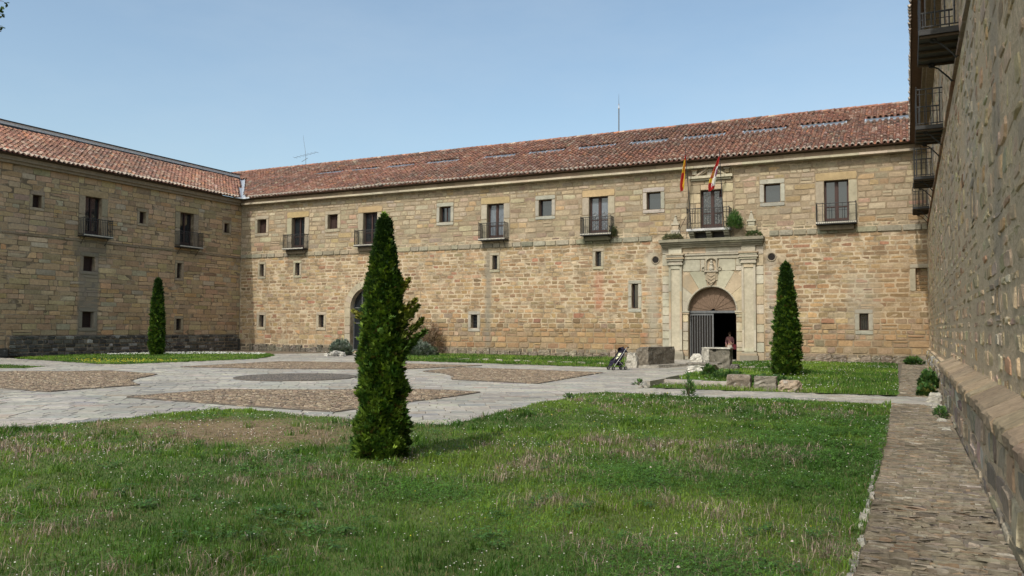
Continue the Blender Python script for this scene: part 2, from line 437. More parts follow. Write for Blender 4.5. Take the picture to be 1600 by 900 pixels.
def wall_sheet(T, u0, u1, v0, v1, rects, arches, depth, mb):
    """flat wall with real openings and their reveals; arches = (centre, radius, springing, base)"""
    holes = [tuple(r) for r in rects]+[(c-r, c+r, b, s+r) for c, r, s, b in arches]
    us = sorted(set([u0, u1]+[x for h in holes for x in h[:2]])); vs = sorted(set([v0, v1]+[x for h in holes for x in h[2:]]))
    us = [u for u in us if u0 <= u <= u1]; vs = [v for v in vs if v0 <= v <= v1]
    for a, b in zip(us[:-1], us[1:]):
        for c, d in zip(vs[:-1], vs[1:]):
            m, n = (a+b)/2, (c+d)/2
            if any(h[0] < m < h[1] and h[2] < n < h[3] for h in holes): continue
            mb.add([T(a, c, 0), T(b, c, 0), T(b, d, 0), T(a, d, 0)], [(0, 1, 2, 3)])
    for a, b, c, d in rects:
        q = [(a, c), (b, c), (b, d), (a, d)]
        for k in range(4):
            p1, p2 = q[k], q[(k+1) % 4]
            mb.add([T(*p1, 0), T(*p2, 0), T(*p2, -depth), T(*p1, -depth)], [(0, 3, 2, 1)])
    for cx, r, s, b in arches:
        n = 24; arc = [(cx+r*math.cos(PI*k/n), s+r*math.sin(PI*k/n)) for k in range(n+1)]
        for k in range(n):
            p, q = arc[k], arc[k+1]
            mb.add([T(*p, 0), T(*q, 0), T(q[0], s+r, 0), T(p[0], s+r, 0)], [(0, 3, 2, 1)])
        path = [(cx+r, b)]+arc+[(cx-r, b)]
        for p, q in zip(path[:-1], path[1:]):
            mb.add([T(*p, 0), T(*q, 0), T(*q, -depth), T(*p, -depth)], [(0, 3, 2, 1)])

# ================================================================== MONASTERY WINGS
main = root('monastery_wing', 'long sunlit sandstone wing facing the courtyard, with the arched stone portal and two flags', 'building', (-24.4, YM, 0))
left = root('monastery_wing', 'shaded sandstone wing at the left with a dark mossy plinth along its foot', 'building', (XLW, 36, 0))
right = root('monastery_wing', 'rough rubble wall with four iron balconies seen edge on close at the right', 'building', (XRW, 25, 0))

# openings measured on each wall: kind, u0, u1, v0, v1
OPM = [('W', -48.12, -47.19), ('W', -40.87, -39.92), ('W', -30.66, -29.74), ('W', -22.72, -21.76), ('W', -15.08, -14.16), ('W', -7.74, -6.80)]
OPM = [('W', a, b, 9.60, 10.73) for _, a, b in OPM]
OPM += [('B', a, b, 8.18, 10.68) for a, b in ((-44.5, -43.2), (-37.48, -36.18), (-26.74, -25.42), (-19.05, -17.72), (-4.33, -3.0))]
OPM += [('C', -11.6, -10.24, 8.2, 10.62)]
OPM += [('S', a, b, 6.03, 7.02) for a, b in ((-47.78, -47.35), (-44.06, -43.63), (-26.29, -25.91), (-18.59, -18.2))]
OPM += [('T', -16.1, -15.67, 3.23, 4.83), ('N', .42, 1.02, 4.1, 5.4)]
OPM += [('L', a, b, 1.9, 2.86) for a, b in ((-47.74, -47.26), (-41.61, -41.13), (-27.97, -27.47), (-2.52, -2.04))]
OPL = [('w', 32.75, 33.33, 9.42, 10.22), ('w', 40.74, 41.29, 9.35, 10.2), ('w', 48.85, 49.4, 9.55, 10.33),
       ('B', 36.43, 37.66, 8.1, 10.68), ('B', 44.4, 45.69, 8.1, 10.64), ('M', 36.42, 37.27, 5.6, 6.6), ('S', 44.22, 44.64, 5.57, 6.72),
       ('M', 36.46, 37.3, 1.78, 2.86), ('S', 44.28, 44.72, 1.61, 2.48)]
SUR = {'W': (.27, .30, .24), 'w': (.2, .24, .2), 'B': (.48, .48, 0), 'C': (.02, .02, 0), 'S': (.2, .2, .2), 'M': (.26, .28, .24), 'L': (.24, .25, .25), 'T': (.24, .24, .24), 'N': (.3, .25, .0)}
def obstacles(ops):
    o = []
    for k, a, b, c, d in ops:
        j, l, s = SUR[k]; o.append((a-j, b+j, c-s, d+l))
    return o

# ---- main facade wall with holes
PCX = -10.93                                   # portal centre
ARC = (-37.0, 1.55, 3.40, .12)                 # side arch
mb = MB(); wall_sheet(TM, -49.88, 1.3, -.3, 12.3, [(a, b, c, d) for _, a, b, c, d in OPM], [ARC, (PCX, 1.48, 3.06, 0)], .5, mb)
wallM = mb.build('wall', 'mortar', main)
hM = lambda v: random.uniform(.22, .42) if v > 7.85 else (random.uniform(.23, .31) if v > 2.7 else random.uniform(.2, .4))
def lM(h, x, z):
    if z > 7.85: return h*random.uniform(1.2, 3.3)
    if z > 2.7: return random.uniform(.42, .82) if random.random() < .85 else random.uniform(.25, 1.1)
    return h*random.uniform(1.0, 2.6)
PAL_UP = [(6, (.33, .265, .175)), (4, (.36, .30, .21)), (2, (.29, .24, .17)), (1.2, (.36, .26, .14)), (.6, (.27, .19, .14)), (.3, (.33, .21, .15)), (1, (.37, .315, .23))]
PAL_MID = [(6, (.31, .22, .13)), (4, (.34, .25, .15)), (2, (.26, .185, .11)), (1.4, (.34, .225, .12)), (.7, (.30, .165, .105)), (1, (.35, .28, .19))]
PAL_LOW = [(5, (.33, .225, .125)), (3, (.29, .19, .11)), (2, (.27, .21, .14)), (1.5, (.35, .265, .17)), (1.2, (.24, .185, .135)), (.4, (.32, .18, .105))]
def colM(x, z):
    t = mnoise.noise(Vector((x*.12, z*.35, 3)))
    if z > 7.85: c = pick(PAL_UP)
    elif z > 2.6+t: c = pick(PAL_MID)
    else: c = pick(PAL_LOW if x > -34 else PAL_MID)
    if x < -30: c = tuple(q*a for q, a in zip(c, (1.02, 1.04, 1.06)))
    if z < .5: c = (.20, .165, .12)
    return vary(c, .15, .03)
obsM = obstacles(OPM) + [(-14.08, -7.78, -1, 7.6), (ARC[0]-2.1, ARC[0]+2.1, 0, 5.55), (-49.9, 1.3, 7.55, 7.92), (-12.35, -9.5, 7.6, 12.4), (-13.5, -12.86, 7.9, 9.25), (-8.9, -8.2, 7.9, 9.25)]
rects = layout(-49.86, 1.06, .0, 11.95, obsM, hM, lM)
# spandrels round the side arch and stones beside the raised panels of the portal bay
def keep_arch(a, b, c, d):
    cx, r, s, _ = ARC
    nx = min(max(cx, a), b); nz = max(s, c)
    dist = math.hypot(nx-cx, nz-s)
    return dist > 1.78 if d > s+.01 else (nx-cx != 0 and abs(nx-cx) > 1.78)
rects += layout(ARC[0]-2.1, ARC[0]+2.1, 0, 5.55, [], lambda v: .2, lambda h, x, z: .34, keep_arch)
rects += layout(-12.35, -9.5, 7.92, 11.9, [(-12.28, -9.58, 8.0, 11.2), (-12.3, -9.6, 11.2, 11.52)], hM, lM)
rects += layout(-13.5, -12.86, 7.92, 9.25, [], hM, lM)+layout(-8.9, -8.2, 7.92, 9.25, [], hM, lM)
holes = [(-14.5, 6.34, .30), (-7.34, 6.29, .30)]
rects = [r for r in rects if all(math.hypot(min(max(hx, r[0]), r[1])-hx, min(max(hz, r[2]), r[3])-hz) > hr-.08 for hx, hz, hr in holes)]
place_stones(wallM, rects, TM, colM, 'stone', bev=.022, proudfn=lambda x, z: random.uniform(.012, .045) if z < 2.4 and x > -32 else (random.uniform(.004, .026) if z > 7.85 else random.uniform(.001, .012)), jit=.022, gap=.02)

# string course
def band(parent, T, u0, u1, v0, v1, pr, pal, mat, name, lmin=.5, lmax=1.3, gaps=()):
    u = u0
    while u < u1-.05:
        l = random.uniform(lmin, lmax)
        if u1-u-l < .3: l = u1-u
        if not any(g0 < u+l and u < g1 for g0, g1 in gaps):
            m = MB(); vs, fs = stone_geo(T, u, u+l, v0, v1, pr+random.uniform(-.006, .006), gap=.006, jit=.008, bev=.015)
            m.add(vs, fs, vary(pick(pal), .1)); m.build(name, mat, parent)
        u += l
GREY = [(3, (.28, .255, .19)), (2, (.25, .235, .18)), (1, (.32, .275, .195))]
band(wallM, TM, -49.86, 1.06, 7.55, 7.9, .085, GREY, 'stone', 'string_stone', gaps=((-14.1, -7.7),))

# dressed surrounds, frames, panes
def bar(mb, T, a, b, c, d, w0, w1): mb.prism([(a, c), (b, c), (b, d), (a, d)], w0, w1, T)
def surround_piece(parent, T, name, a, b, c, d, pr, col, mat='dressed'):
    m = MB(); vs, fs = stone_geo(T, a, b, c, d, pr, gap=.004, jit=.006, bev=.012, back=-.12); m.add(vs, fs, col)
    return m.build(name, mat, parent)
def window(wing, T, k, a, b, c, d, idx=0, wallmat='dressed', pal=None):
    j, l, s = SUR[k]; pale = pal or ((.34, .32, .27) if k in 'WLT' and a > -34 else (.35, .31, .23))
    dep = -.36 if T is not TR else -.26
    m = MB(); t = .055
    if k == 'N':
        bar(m, T, a, b, c, d, -.32, -.30); win = m.build('blocked_window', 'mortar', wing)
        for r in layout(a, b, c, d, [], lambda v: random.uniform(.15, .24), lambda h, x, z: random.uniform(.2, .4)):
            mm = MB(); vs, fs = stone_geo(T, *r, -.25, gap=.012, back=-.31); mm.add(vs, fs, vary(pick(PAL_LOW), .1)); mm.build('stone', 'stone', win)
    else:
        dark = (k in 'BM' and (wing is left or a < -34)) or (k == 'W' and a < -34) or k == 'w'
        e = .002
        bar(m, T, a+e, a+t, c+e, d-e, dep, dep+.07); bar(m, T, b-t, b-e, c+e, d-e, dep, dep+.07)
        bar(m, T, a+t, b-t, d-t, d-e, dep, dep+.068); bar(m, T, a+t, b-t, c+e, c+t, dep, dep+.068)
        mid = (a+b)/2
        if k in 'BC':
            bar(m, T, mid-.055, mid+.055, c+t, d-t, dep, dep+.085)
            for p, q in ((a+t, mid-.055), (mid+.055, b-t)):
                bar(m, T, p, q, c+t, c+.30, dep, dep+.05); bar(m, T, p, q, c+.95, c+1.0, dep, dep+.055)
                if not dark: bar(m, T, p, p+.05, c+.30, d-t, dep, dep+.052); bar(m, T, q-.05, q, c+.30, d-t, dep, dep+.052)
        elif k == 'W' and b-a > .8 and a < -28: bar(m, T, mid-.03, mid+.03, c+t, d-t, dep, dep+.06)
        win = m.build('window' if k not in 'BC' else 'balcony_door', 'wood', wing)
        spans = [(a+t, mid-.05), (mid+.05, b-t)] if k in 'BC' else [(a+t, b-t)]
        for p, q in spans:
            g = MB(); bar(g, T, p-.02, q+.02, c+.02, d-.02, dep-.02, dep+.01)
            g.build('pane', 'shutter' if dark and k != 'B' else 'glass', win)
            if k == 'B' and wing is main and -27 < a < -17:      # pale bluish sheet laid over the panes
                g = MB(); bar(g, T, p+.05, q-.05, c+.32, c+(2.3 if p < mid-.1 else 2.2), dep+.012, dep+.016); g.build('pane_sheet', 'pane_sheet', win)
        if k in 'LS':
            g = MB()
            for q in range(3): x = a+(q+1)*(b-a)/4; g.tube([T(x, c, -.12), T(x, d, -.12)], .011, 5)
            for q in range(3): z = c+(q+1)*(d-c)/4; g.tube([T(a, z, -.12), T(b, z, -.12)], .009, 5)
            g.build('grille', 'iron', win)
        if k == 'C' or (k == 'B' and -20 < a < -17 and wing is main):       # patterned grille
            g = MB()
            for p, q in spans:
                n = 7 if k == 'C' else 4; z0 = c+.32; z1 = d-.1 if k == 'C' else c+1.5
                for i in range(n):
                    zc = z0+(i+.5)*(z1-z0)/n; hh = (z1-z0)/n/2; xc = (p+q)/2; hw = (q-p)/2-.05
                    g.tube([T(xc, zc-hh, dep+.03), T(xc-hw, zc, dep+.03), T(xc, zc+hh, dep+.03), T(xc+hw, zc, dep+.03), T(xc, zc-hh, dep+.03)], .011, 4)
                    g.tube([T(xc+hw*.45*math.cos(x), zc+hh*.5*math.sin(x), dep+.03) for x in [2*PI*y/8 for y in range(9)]], .009, 4)
            g.build('lattice', 'silver', win)
    if k == 'C': return win
    pr = .034; n = wallmat
    o1, o2 = random.uniform(0, .1), random.uniform(0, .1)
    surround_piece(win, T, 'lintel', a-j-(.0 if k != 'B' else .02), b+j, d, d+l, pr, vary(pale if k != 'B' else (.38, .29, .16), .05), n)
    if s: surround_piece(win, T, 'sill', a-j, b+j, c-s, c, pr+.015, vary(pale, .05), n)
    if k in 'B' or d-c > 1.4:
        mz = c+(d-c)*random.uniform(.4, .6)
        for p, q in ((c, mz), (mz, d)):
            surround_piece(win, T, 'jamb', a-j, a, p, q, pr, vary(pale, .07), n); surround_piece(win, T, 'jamb', b, b+j, p, q, pr, vary(pale, .07), n)
    else:
        surround_piece(win, T, 'jamb', a-j, a, c, d, pr, vary(pale, .06), n); surround_piece(win, T, 'jamb', b, b+j, c, d, pr, vary(pale, .06), n)
    return win
for i, op in enumerate(OPM): window(main, TM, *op, idx=i)

# balconies
BAL_M = {}
def baluster_mesh(h, knob=False):
    key = (round(h, 2), knob)
    if key not in BAL_M:
        m = MB(); m.tube([(0, 0, 0), (0, 0, h)], .0165, 5)
        if knob:
            for z in (.36, .62): m.lathe([(.011, z*h-.03), (.024, z*h), (.011, z*h+.03)], 6)
        BAL_M[key] = m.mesh('baluster'); BAL_M[key].materials.append(MS['iron'])
    return BAL_M[key]
def balcony(wing, T, uc, hw, z, pj, rail=1.12, step=.125, scal=True, thick=.09, brk=True, knob=False, boards=False, corbel=False):
    m = MB()
    bar(m, T, uc-hw, uc+hw, z-thick, z, -.02, pj)
    slab = m.build('balcony', 'iron' if not corbel else 'dressed', wing)
    fr = OFF[slab.name]
    m = MB()
    if scal:     # row of glazed edge tiles showing as a pale scalloped rim
        n = int(2*hw/.11)
        for i in range(n):
            x = uc-hw+(i+.5)*2*hw/n
            m.prism([(x+.05*math.cos(a), z+.005+.03*math.sin(a)) for a in [PI*k/5 for k in range(6)]]+[(x-.03, z-.05), (x+.03, z-.05)], pj+.003, pj+.028, T, (.5, .48, .42))
        m.build('edge_tile', 'dressed', slab)
    m = MB(); zt = z+rail
    c = [(uc-hw+.03, 0), (uc-hw+.03, pj-.04), (uc+hw-.03, pj-.04), (uc+hw-.03, 0)]
    for zz, r in ((zt, .024), (z+.06, .017), (zt-.16, .011)): m.tube([T(u, zz, w_) for u, w_ in c], r, 6)
    for u, w_ in c[1:3]:
        m.tube([T(u, z-.02, w_), T(u, zt+.03, w_)], .018, 6); m.lathe([(.005, -.035), (.032, 0), (.005, .035)], 8, T(u, zt+.06, w_))
    m.build('railing', 'iron', slab)
    bm_ = baluster_mesh(rail-.06, knob)
    n = max(3, int((2*hw-.1)/step)); pts = [(uc-hw+.03+(i+1)*(2*hw-.06)/(n+1), pj-.04) for i in range(n)]
    n2 = max(2, int(pj/step))
    for sgn in (-1, 1): pts += [(uc+sgn*(hw-.03), (i+.5)*(pj-.04)/n2) for i in range(n2)]
    for u, w_ in pts:
        p = T(u, z+.05, w_); o = bpy.data.objects.new('baluster', bm_); COL.objects.link(o); o.parent = slab
        o.location = tuple(p[k]-fr[k] for k in range(3))
    if brk:
        for sgn in (-1, 1):
            m = MB(); u = uc+sgn*(hw-.22); L = pj*.72; pts = []
            for k in range(9):       # upper curl, stem, lower curl
                a = PI*1.9*k/8; pts.append((L-.02+.05*math.cos(a)*1.0-.05, z-thick-.075-.05*math.sin(a)))
            pts = [(p, q) for p, q in pts][::-1]
            stem = [(L-.0, z-thick-.05), (L*.62, z-thick-.17), (L*.25, z-thick-.40), (.07, z-thick-.50), (.025, z-thick-.46), (.03, z-thick-.40), (.07, z-thick-.41)]
            m.tube([T(u, q, p) for p, q in pts+stem], .015 if not knob else .02, 5)
            m.build('bracket', 'iron', slab)
    if boards:
        for k in range(5): m = MB(); x = uc-hw+.1+k*(2*hw-.2)/4; bar(m, T, x-.035, x+.035, z-thick-.05, z-thick-.002, 0, pj-.02); m.build('joist', 'bark', slab)
    return slab
for uc, hw in ((-43.85, 1.06), (-36.83, 1.06), (-26.08, 1.05), (-18.38, 1.08), (-3.66, 1.1)):
    balcony(main, TM, uc, hw, 8.14, .62, thick=.10, step=.12 if uc < -5 else .42, brk=uc > -30 and uc < -5 or uc < -40)
    if uc < -30 or uc > -20:       # stone bed that carries the slab
        surround_piece(wallM, TM, 'corbel_stone', uc-hw+.12, uc+hw-.12, 7.72, 8.03, .32, (.17, .14, .10), 'stone')

# main cornice: cream fillet with a shaded hollow above
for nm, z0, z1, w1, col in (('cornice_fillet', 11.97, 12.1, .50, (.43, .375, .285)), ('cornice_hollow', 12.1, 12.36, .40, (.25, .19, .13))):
    u = -49.5
    while u < .7:
        l = min(random.uniform(1.1, 1.9), .8-u)
        m = MB(); bar(m, TM, u+.004, u+l-.004, z0+random.uniform(-.004, .004), z1, -.05, w1+random.uniform(-.008, .008)); m.c = [vary(col, .1)]*len(m.v)
        m.build(nm, 'dressed', wallM); u += l
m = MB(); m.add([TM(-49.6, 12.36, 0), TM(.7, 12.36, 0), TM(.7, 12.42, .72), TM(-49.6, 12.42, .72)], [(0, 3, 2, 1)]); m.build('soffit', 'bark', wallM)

# ---- portal
portal = MB(); zb = .0
portal.box(PCX-3.15, PCX+3.15, YM+.01, YM+.4, 7.03, 7.3)
port = portal.build('portal', 'dressed', main)
PALP = [(4, (.42, .385, .30)), (2, (.38, .35, .28)), (1.5, (.44, .36, .25)), (1, (.36, .28, .19))]
def pbox(name, x0, x1, z0, z1, w1, col=None, w0=-.03):
    m = MB(); bar(m, TM, x0, x1, z0, z1, w0, w1); m.c = [col or vary(pick(PALP), .06)]*len(m.v); return m.build(name, 'dressed', port)
# ashlar panels beside and over the arch
def keep_p(a, b, c, d):
    nx = min(max(PCX, a), b); nz = max(3.06, c)
    return (math.hypot(nx-PCX, nz-3.06) > 1.66) if d > 3.07 else abs(nx-PCX) > 1.4
pr_ = layout(PCX-3.13, PCX-2.68, 0, 7.03, [], lambda v: random.uniform(.45, .75), lambda h, x, z: 1)
pr_ += layout(PCX+2.68, PCX+3.13, 0, 7.03, [], lambda v: random.uniform(.45, .75), lambda h, x, z: 1)
pr_ += layout(PCX-1.83, PCX-1.48, 0, 2.96, [], lambda v: .59, lambda h, x, z: 1)+layout(PCX+1.48, PCX+1.83, 0, 2.96, [], lambda v: .59, lambda h, x, z: 1)
pr_ += layout(PCX-1.83, PCX+1.83, 5.52, 6.28, [(PCX-.42, PCX+.42, 5.0, 6.3)], lambda v: .76, lambda h, x, z: 1.5)
for r in pr_:
    m = MB(); vs, fs = stone_geo(TM, *r, .05, gap=.004, jit=.005, bev=.01, back=-.3); m.add(vs, fs, vary(pick(PALP), .08)); m.build('ashlar_block', 'dressed', port)
n = 9
for k in range(n):       # voussoirs growing to a squared head
    a0 = PI*k/n; a1 = PI*(k+1)/n; pts = []
    sub = 4
    def outer(a):
        cx, sx = math.cos(a), math.sin(a); R_ = 1e9
        if abs(cx) > 1e-6: R_ = min(R_, 1.83/abs(cx))
        if sx > 1e-6: R_ = min(R_, (5.52-3.06)/sx)
        return min(R_, 2.75)
    g = .006
    inner = [(PCX+1.48*math.cos(a), 3.06+1.48*math.sin(a)) for a in [a0+g+(a1-a0-2*g)*i/sub for i in range(sub+1)]]
    outr = [(PCX+outer(a)*math.cos(a), 3.06+outer(a)*math.sin(a)) for a in [a1-g/2-(a1-a0-g)*i/8 for i in range(9)]]
    m = MB(); m.prism((inner+outr), -.3, .05+random.uniform(0, .006), TM, vary(pick(PALP), .08)); m.build('voussoir', 'dressed', port)
m = MB()                # roll moulding round the arch
m.tube([TM(PCX+1.53*math.cos(PI*k/28), 3.06+1.53*math.sin(PI*k/28), .06) for k in range(29)], .05, 6, (.36, .33, .26)); m.build('arch_moulding', 'dressed', port)
for sg in (-1, 1):
    x0, x1 = sorted((PCX+sg*1.84, PCX+sg*2.67))
    pl = pbox('pilaster', x0, x1, .55, 5.95, .13, (.42, .38, .29))
    z = .62
    for zz0, zz1 in ((.62, 1.9), (1.9, 2.98), (2.98, 4.3), (4.3, 5.8)):
        m = MB(); f = .13
        bar(m, TM, x0, x0+f, zz0+.004, zz1-.004, .131, .20); bar(m, TM, x1-f, x1, zz0+.004, zz1-.004, .131, .20); m.c = [vary(pick(PALP), .07)]*len(m.v)
        m.build('pilaster_panel', 'dressed', port)
    pbox('pilaster_panel', x0+.13, x1-.13, .56, .78, .19); pbox('pilaster_panel', x0+.13, x1-.13, 5.7, 5.94, .19)
    pbox('pilaster_base', x0-.06, x1+.06, .34, .46, .26); pbox('pilaster_base', x0-.12, x1+.12, 0, .34, .34, (.27, .25, .2)); pbox('pilaster_base', x0-.03, x1+.03, .46, .545, .23)
    for i, (za, zb_, e) in enumerate(((5.95, 6.05, .06), (6.05, 6.2, .02), (6.2, 6.32, .1), (6.32, 6.42, .17), (6.45, 6.56, .1), (6.56, 6.66, .16))):
        pbox('capital', x0-e, x1+e, za+.003, zb_, .21+e)
    pbox('frieze_block', x0, x1, 6.67, 7.02, .2)
    xi0, xi1 = sorted((PCX+sg*1.40, PCX+sg*1.90))
    pbox('impost', xi0, xi1, 2.96, 3.06, .14); pbox('impost', xi0+.03*(sg > 0), xi1-.03*(sg < 0), 2.86, 2.957, .10)
for za, zb_, e in ((6.3, 6.42, .10), (6.425, 6.52, .05), (6.53, 6.64, .13)): pbox('architrave', PCX-1.66, PCX+1.66, za, zb_, e)
for i in range(5): x0 = PCX-1.83+i*.732; pbox('frieze_block', x0+.004, x0+.728, 6.67, 7.02, .06)
for i, (za, zb_, e) in enumerate(((7.03, 7.13, .24), (7.133, 7.24, .36), (7.243, 7.36, .50), (7.363, 7.54, .62))):
    for j in range(5):
        x0 = PCX-3.0-e*.35+j*(6.0+.7*e)/5; pbox('cornice_stone', x0+.003, x0+(6.0+.7*e)/5-.003, za, zb_-.002, e+random.uniform(-.006, .006), vary((.34, .31, .24), .1))
# carved arms over the arch
cr = MB(); cr.prism([(PCX-.38, 4.95), (PCX+.38, 4.95), (PCX+.38, 5.5), (PCX-.38, 5.5)], .04, .10, TM, (.33, .28, .2))
crest = cr.build('carved_arms', 'dressed', port)
m = MB(); m.prism([(PCX-.27, 5.42), (PCX+.27, 5.42), (PCX+.27, 4.95), (PCX, 4.62), (PCX-.27, 4.95)], .06, .17, TM, (.33, .27, .19))
for k in range(3): z = 5.3-k*.2; m.tube([TM(PCX-.22, z, .18), TM(PCX, z-.13, .2), TM(PCX+.22, z, .18)], .026, 5, (.36, .3, .22))
m.build('shield', 'dressed', crest)
m = MB()
for sg in (-1, 1):
    m.tube([TM(PCX+sg*.33, 5.52, .1), TM(PCX+sg*.33, 6.3, .1)], .05, 6, (.38, .34, .26))
    m.tube([TM(PCX+sg*(.5+.1*math.cos(a)), 5.68+.12*math.sin(a), .1) for a in [2*PI*k/8 for k in range(9)]], .035, 5, (.36, .32, .24))
m.tube([TM(PCX+.33*math.cos(PI*k/8), 6.1+.24*math.sin(PI*k/8), .11) for k in range(9)], .045, 5, (.38, .34, .26))
m.prism([(PCX-.45, 5.47), (PCX+.45, 5.47), (PCX+.40, 5.56), (PCX-.40, 5.56)], .05, .22, TM, (.38, .34, .27)); m.build('niche', 'dressed', crest)
m = MB(); m.lathe([(.13, 0), (.16, .1), (.10, .3), (.13, .4), (.06, .48), (.09, .56), (.03, .66)], 8, TM(PCX, 5.56, .12), (.4, .37, .3)); m.build('figurine', 'dressed', crest)
# door: fan of boards, beam, gate leaf, dark passage
m = MB(); m.prism([(PCX-1.47, 2.93), (PCX+1.47, 2.93), (PCX+1.47, 3.07), (PCX-1.47, 3.07)], -.42, -.30, TM); beam = m.build('door_beam', 'steel', port)
n = 19
for k in range(n):
    a0, a1 = PI*k/n, PI*(k+1)/n
    m = MB(); m.prism([(PCX+.12*math.cos(a0), 3.08+.12*math.sin(a0)), (PCX+1.5*math.cos(a0), 3.08+1.5*math.sin(a0)), (PCX+1.5*math.cos(a1), 3.08+1.5*math.sin(a1)), (PCX+.12*math.cos(a1), 3.08+.12*math.sin(a1))], -.42, -.375+.03*(k % 2), TM)
    m.build('fan_board', 'oldwood', port)
g = MB(); xg0, xg1 = PCX-1.46, PCX+.02
for z0, z1 in ((.03, .14), (2.78, 2.9)): bar(g, TM, xg0, xg1, z0, z1, -.40, -.35)
bar(g, TM, xg1-.09, xg1, .14, 2.78, -.41, -.34); bar(g, TM, xg0, xg0+.07, .14, 2.78, -.41, -.34)
gate = g.build('gate_leaf', 'steel', port)
for k in range(8):
    x = xg0+.13+k*.158; m = MB(); bar(m, TM, x, x+.036, .14, 2.78, -.39, -.35); m.build('gate_bar', 'steel', gate)
m = MB(); bar(m, TM, xg0+.01, xg1-.03, .03, 2.9, -.46, -.43); m.build('gate_dark_sheet', 'dark', gate)  # added dark sheet, the unlit gaps between the bars are its colour
m = MB(); bar(m, TM, PCX+1.38, PCX+1.44, .03, 2.85, -1.85, -.45); m.build('open_door', 'wood', port)
m = MB()
m.box(PCX-2.2, PCX+2.2, YM+.5, YM+8, 0, 5.2)
m.f = [f for f in m.f if f != (0, 1, 5, 4)]      # open toward the doorway
rm = m.build('passage', 'dark', port)
m = MB()                                          # front wall of the passage round the door
for a, b, c, d in ((-2.2, -1.47, 0, 5.2), (1.47, 2.2, 0, 5.2)): bar(m, TM, PCX+a, PCX+b, c, d, -.55, -.5)
bar(m, TM, PCX-1.47, PCX+1.47, 4.5, 5.2, -.55, -.5); m.build('passage_wall', 'dark', port)
m = MB(); m.box(PCX-1.47, PCX+1.47, YM-.5, YM+.5, .0, .05, (.3, .28, .23)); m.build('threshold', 'dressed', port)
# window bay over the portal
for r in layout(-12.28, -9.58, 7.95, 11.2, [(-11.6, -10.24, 8.2, 10.62)], lambda v: .62 if v < 10.2 else .55, lambda h, x, z: .67 if z < 10.3 else 1.3):
    m = MB(); vs, fs = stone_geo(TM, *r, .045, gap=.004, jit=.005, bev=.01, back=-.1); m.add(vs, fs, vary((.40, .33, .22), .08)); m.build('ashlar_block', 'dressed', port)
pbox('pediment', PCX-1.25, PCX+1.25, 11.22, 11.34, .16); pbox('pediment', PCX-1.35, PCX+1.35, 11.343, 11.5, .3)
for sg in (-1, 1):
    for dz, w1, th in ((0, .24, .09), (-.12, .14, .10)):
        m = MB(); m.prism([(PCX+sg*(1.0+dz), 11.52), (PCX+sg*(1.0+dz)-sg*.22, 11.52), (PCX+sg*.12, 12.04+dz-th), (PCX+sg*.12, 12.06+dz)], -.03, w1, TM, vary((.4, .35, .26), .05)); m.build('raking_cornice', 'dressed', port)
    x = PCX+sg*1.0
    pbox('acroterion', x-.13, x+.13, 11.62, 11.84, .2); pbox('acroterion', x-.19, x+.19, 11.843, 11.92, .24)
m = MB(); bar(m, TM, PCX-.2, PCX+.2, 11.52, 11.75, -.03, .18); m.lathe([(.1, 0), (.17, .08), (.1, .2), (.14, .33), (.05, .42), (.1, .5), (.03, .6)], 8, TM(PCX, 11.75, .12)); m.c = [(.36, .32, .25)]*len(m.v); m.build('finial', 'dressed', port)
for x in (-13.18, -8.5):
    pbox('obelisk_plinth', x-.3, x+.3, 7.92, 8.2, .16); pbox('obelisk_plinth', x-.2, x+.2, 8.2, 8.5, .13)
    pbox('obelisk_plinth', x-.27, x+.27, 8.503, 8.6, .18)
    m = MB(); m.prism([(x-.17, 8.6), (x+.17, 8.6), (x+.06, 9.0), (x-.06, 9.0)], -.02, .12, TM, (.36, .33, .26)); m.lathe([(.03, 0), (.075, .07), (.03, .15)], 8, TM(x, 9.0, .06), (.36, .33, .26)); m.build('obelisk', 'dressed', port)
for x, z in ((-14.5, 6.34), (-7.34, 6.29)):      # round holes: flat discs, the shade of the depth painted in
    m = MB(); m.tube([TM(x+.25*math.cos(a), z+.25*math.sin(a), .01) for a in [2*PI*k/16 for k in range(17)]], .045, 6, (.29, .245, .18)); ring = m.build('round_hole', 'dressed', wallM)
    m = MB(); m.prism([(x+.22*math.cos(2*PI*k/16), z+.22*math.sin(2*PI*k/16)) for k in range(16)], .0, .008, TM); m.build('hole_shade_disc', 'dark', wallM)
# central balcony on corbels
bc = balcony(main, TM, -10.98, 1.32, 8.12, .85, rail=1.25, step=.17, scal=False, thick=.14, brk=False, corbel=True)
for x in (-12.05, -10.98, -9.9):
    m = MB()
    for z0, z1, e in ((7.56, 7.7, .35), (7.7, 7.84, .55), (7.84, 7.978, .72)): bar(m, TM, x-.16, x+.16, z0, z1-.003, 0, e)
    m.c = [(.36, .34, .27)]*len(m.v); m.build('corbel', 'dressed', bc)
m = MB(); bar(m, TM, -12.2, -9.8, 7.57, 7.97, -.02, .012); m.build('corbel_shade', 'iron', bc)  # flush dark sheet, shade between the corbels put into its colour
for sg, xs in ((-1, (-13.35, -12.4)), (1, (-9.55, -8.1))):
    m = MB(); z = 8.05 if sg < 0 else 8.28
    m.tube([TM(xs[0], 7.56, .35), TM(xs[0], z, .35), TM(xs[1], z, .35), TM(xs[1], 7.56, .35)], .016, 5)
    if sg < 0: m.tube([TM(-13.0, 7.9, .3), TM(-12.33, 8.9, .8)], .018, 5)
    else: m.tube([TM(-9.6, 9.0, .8), TM(-9.1, 8.2, .3)], .014, 5)
    m.build('guard_rail', 'iron', bc)

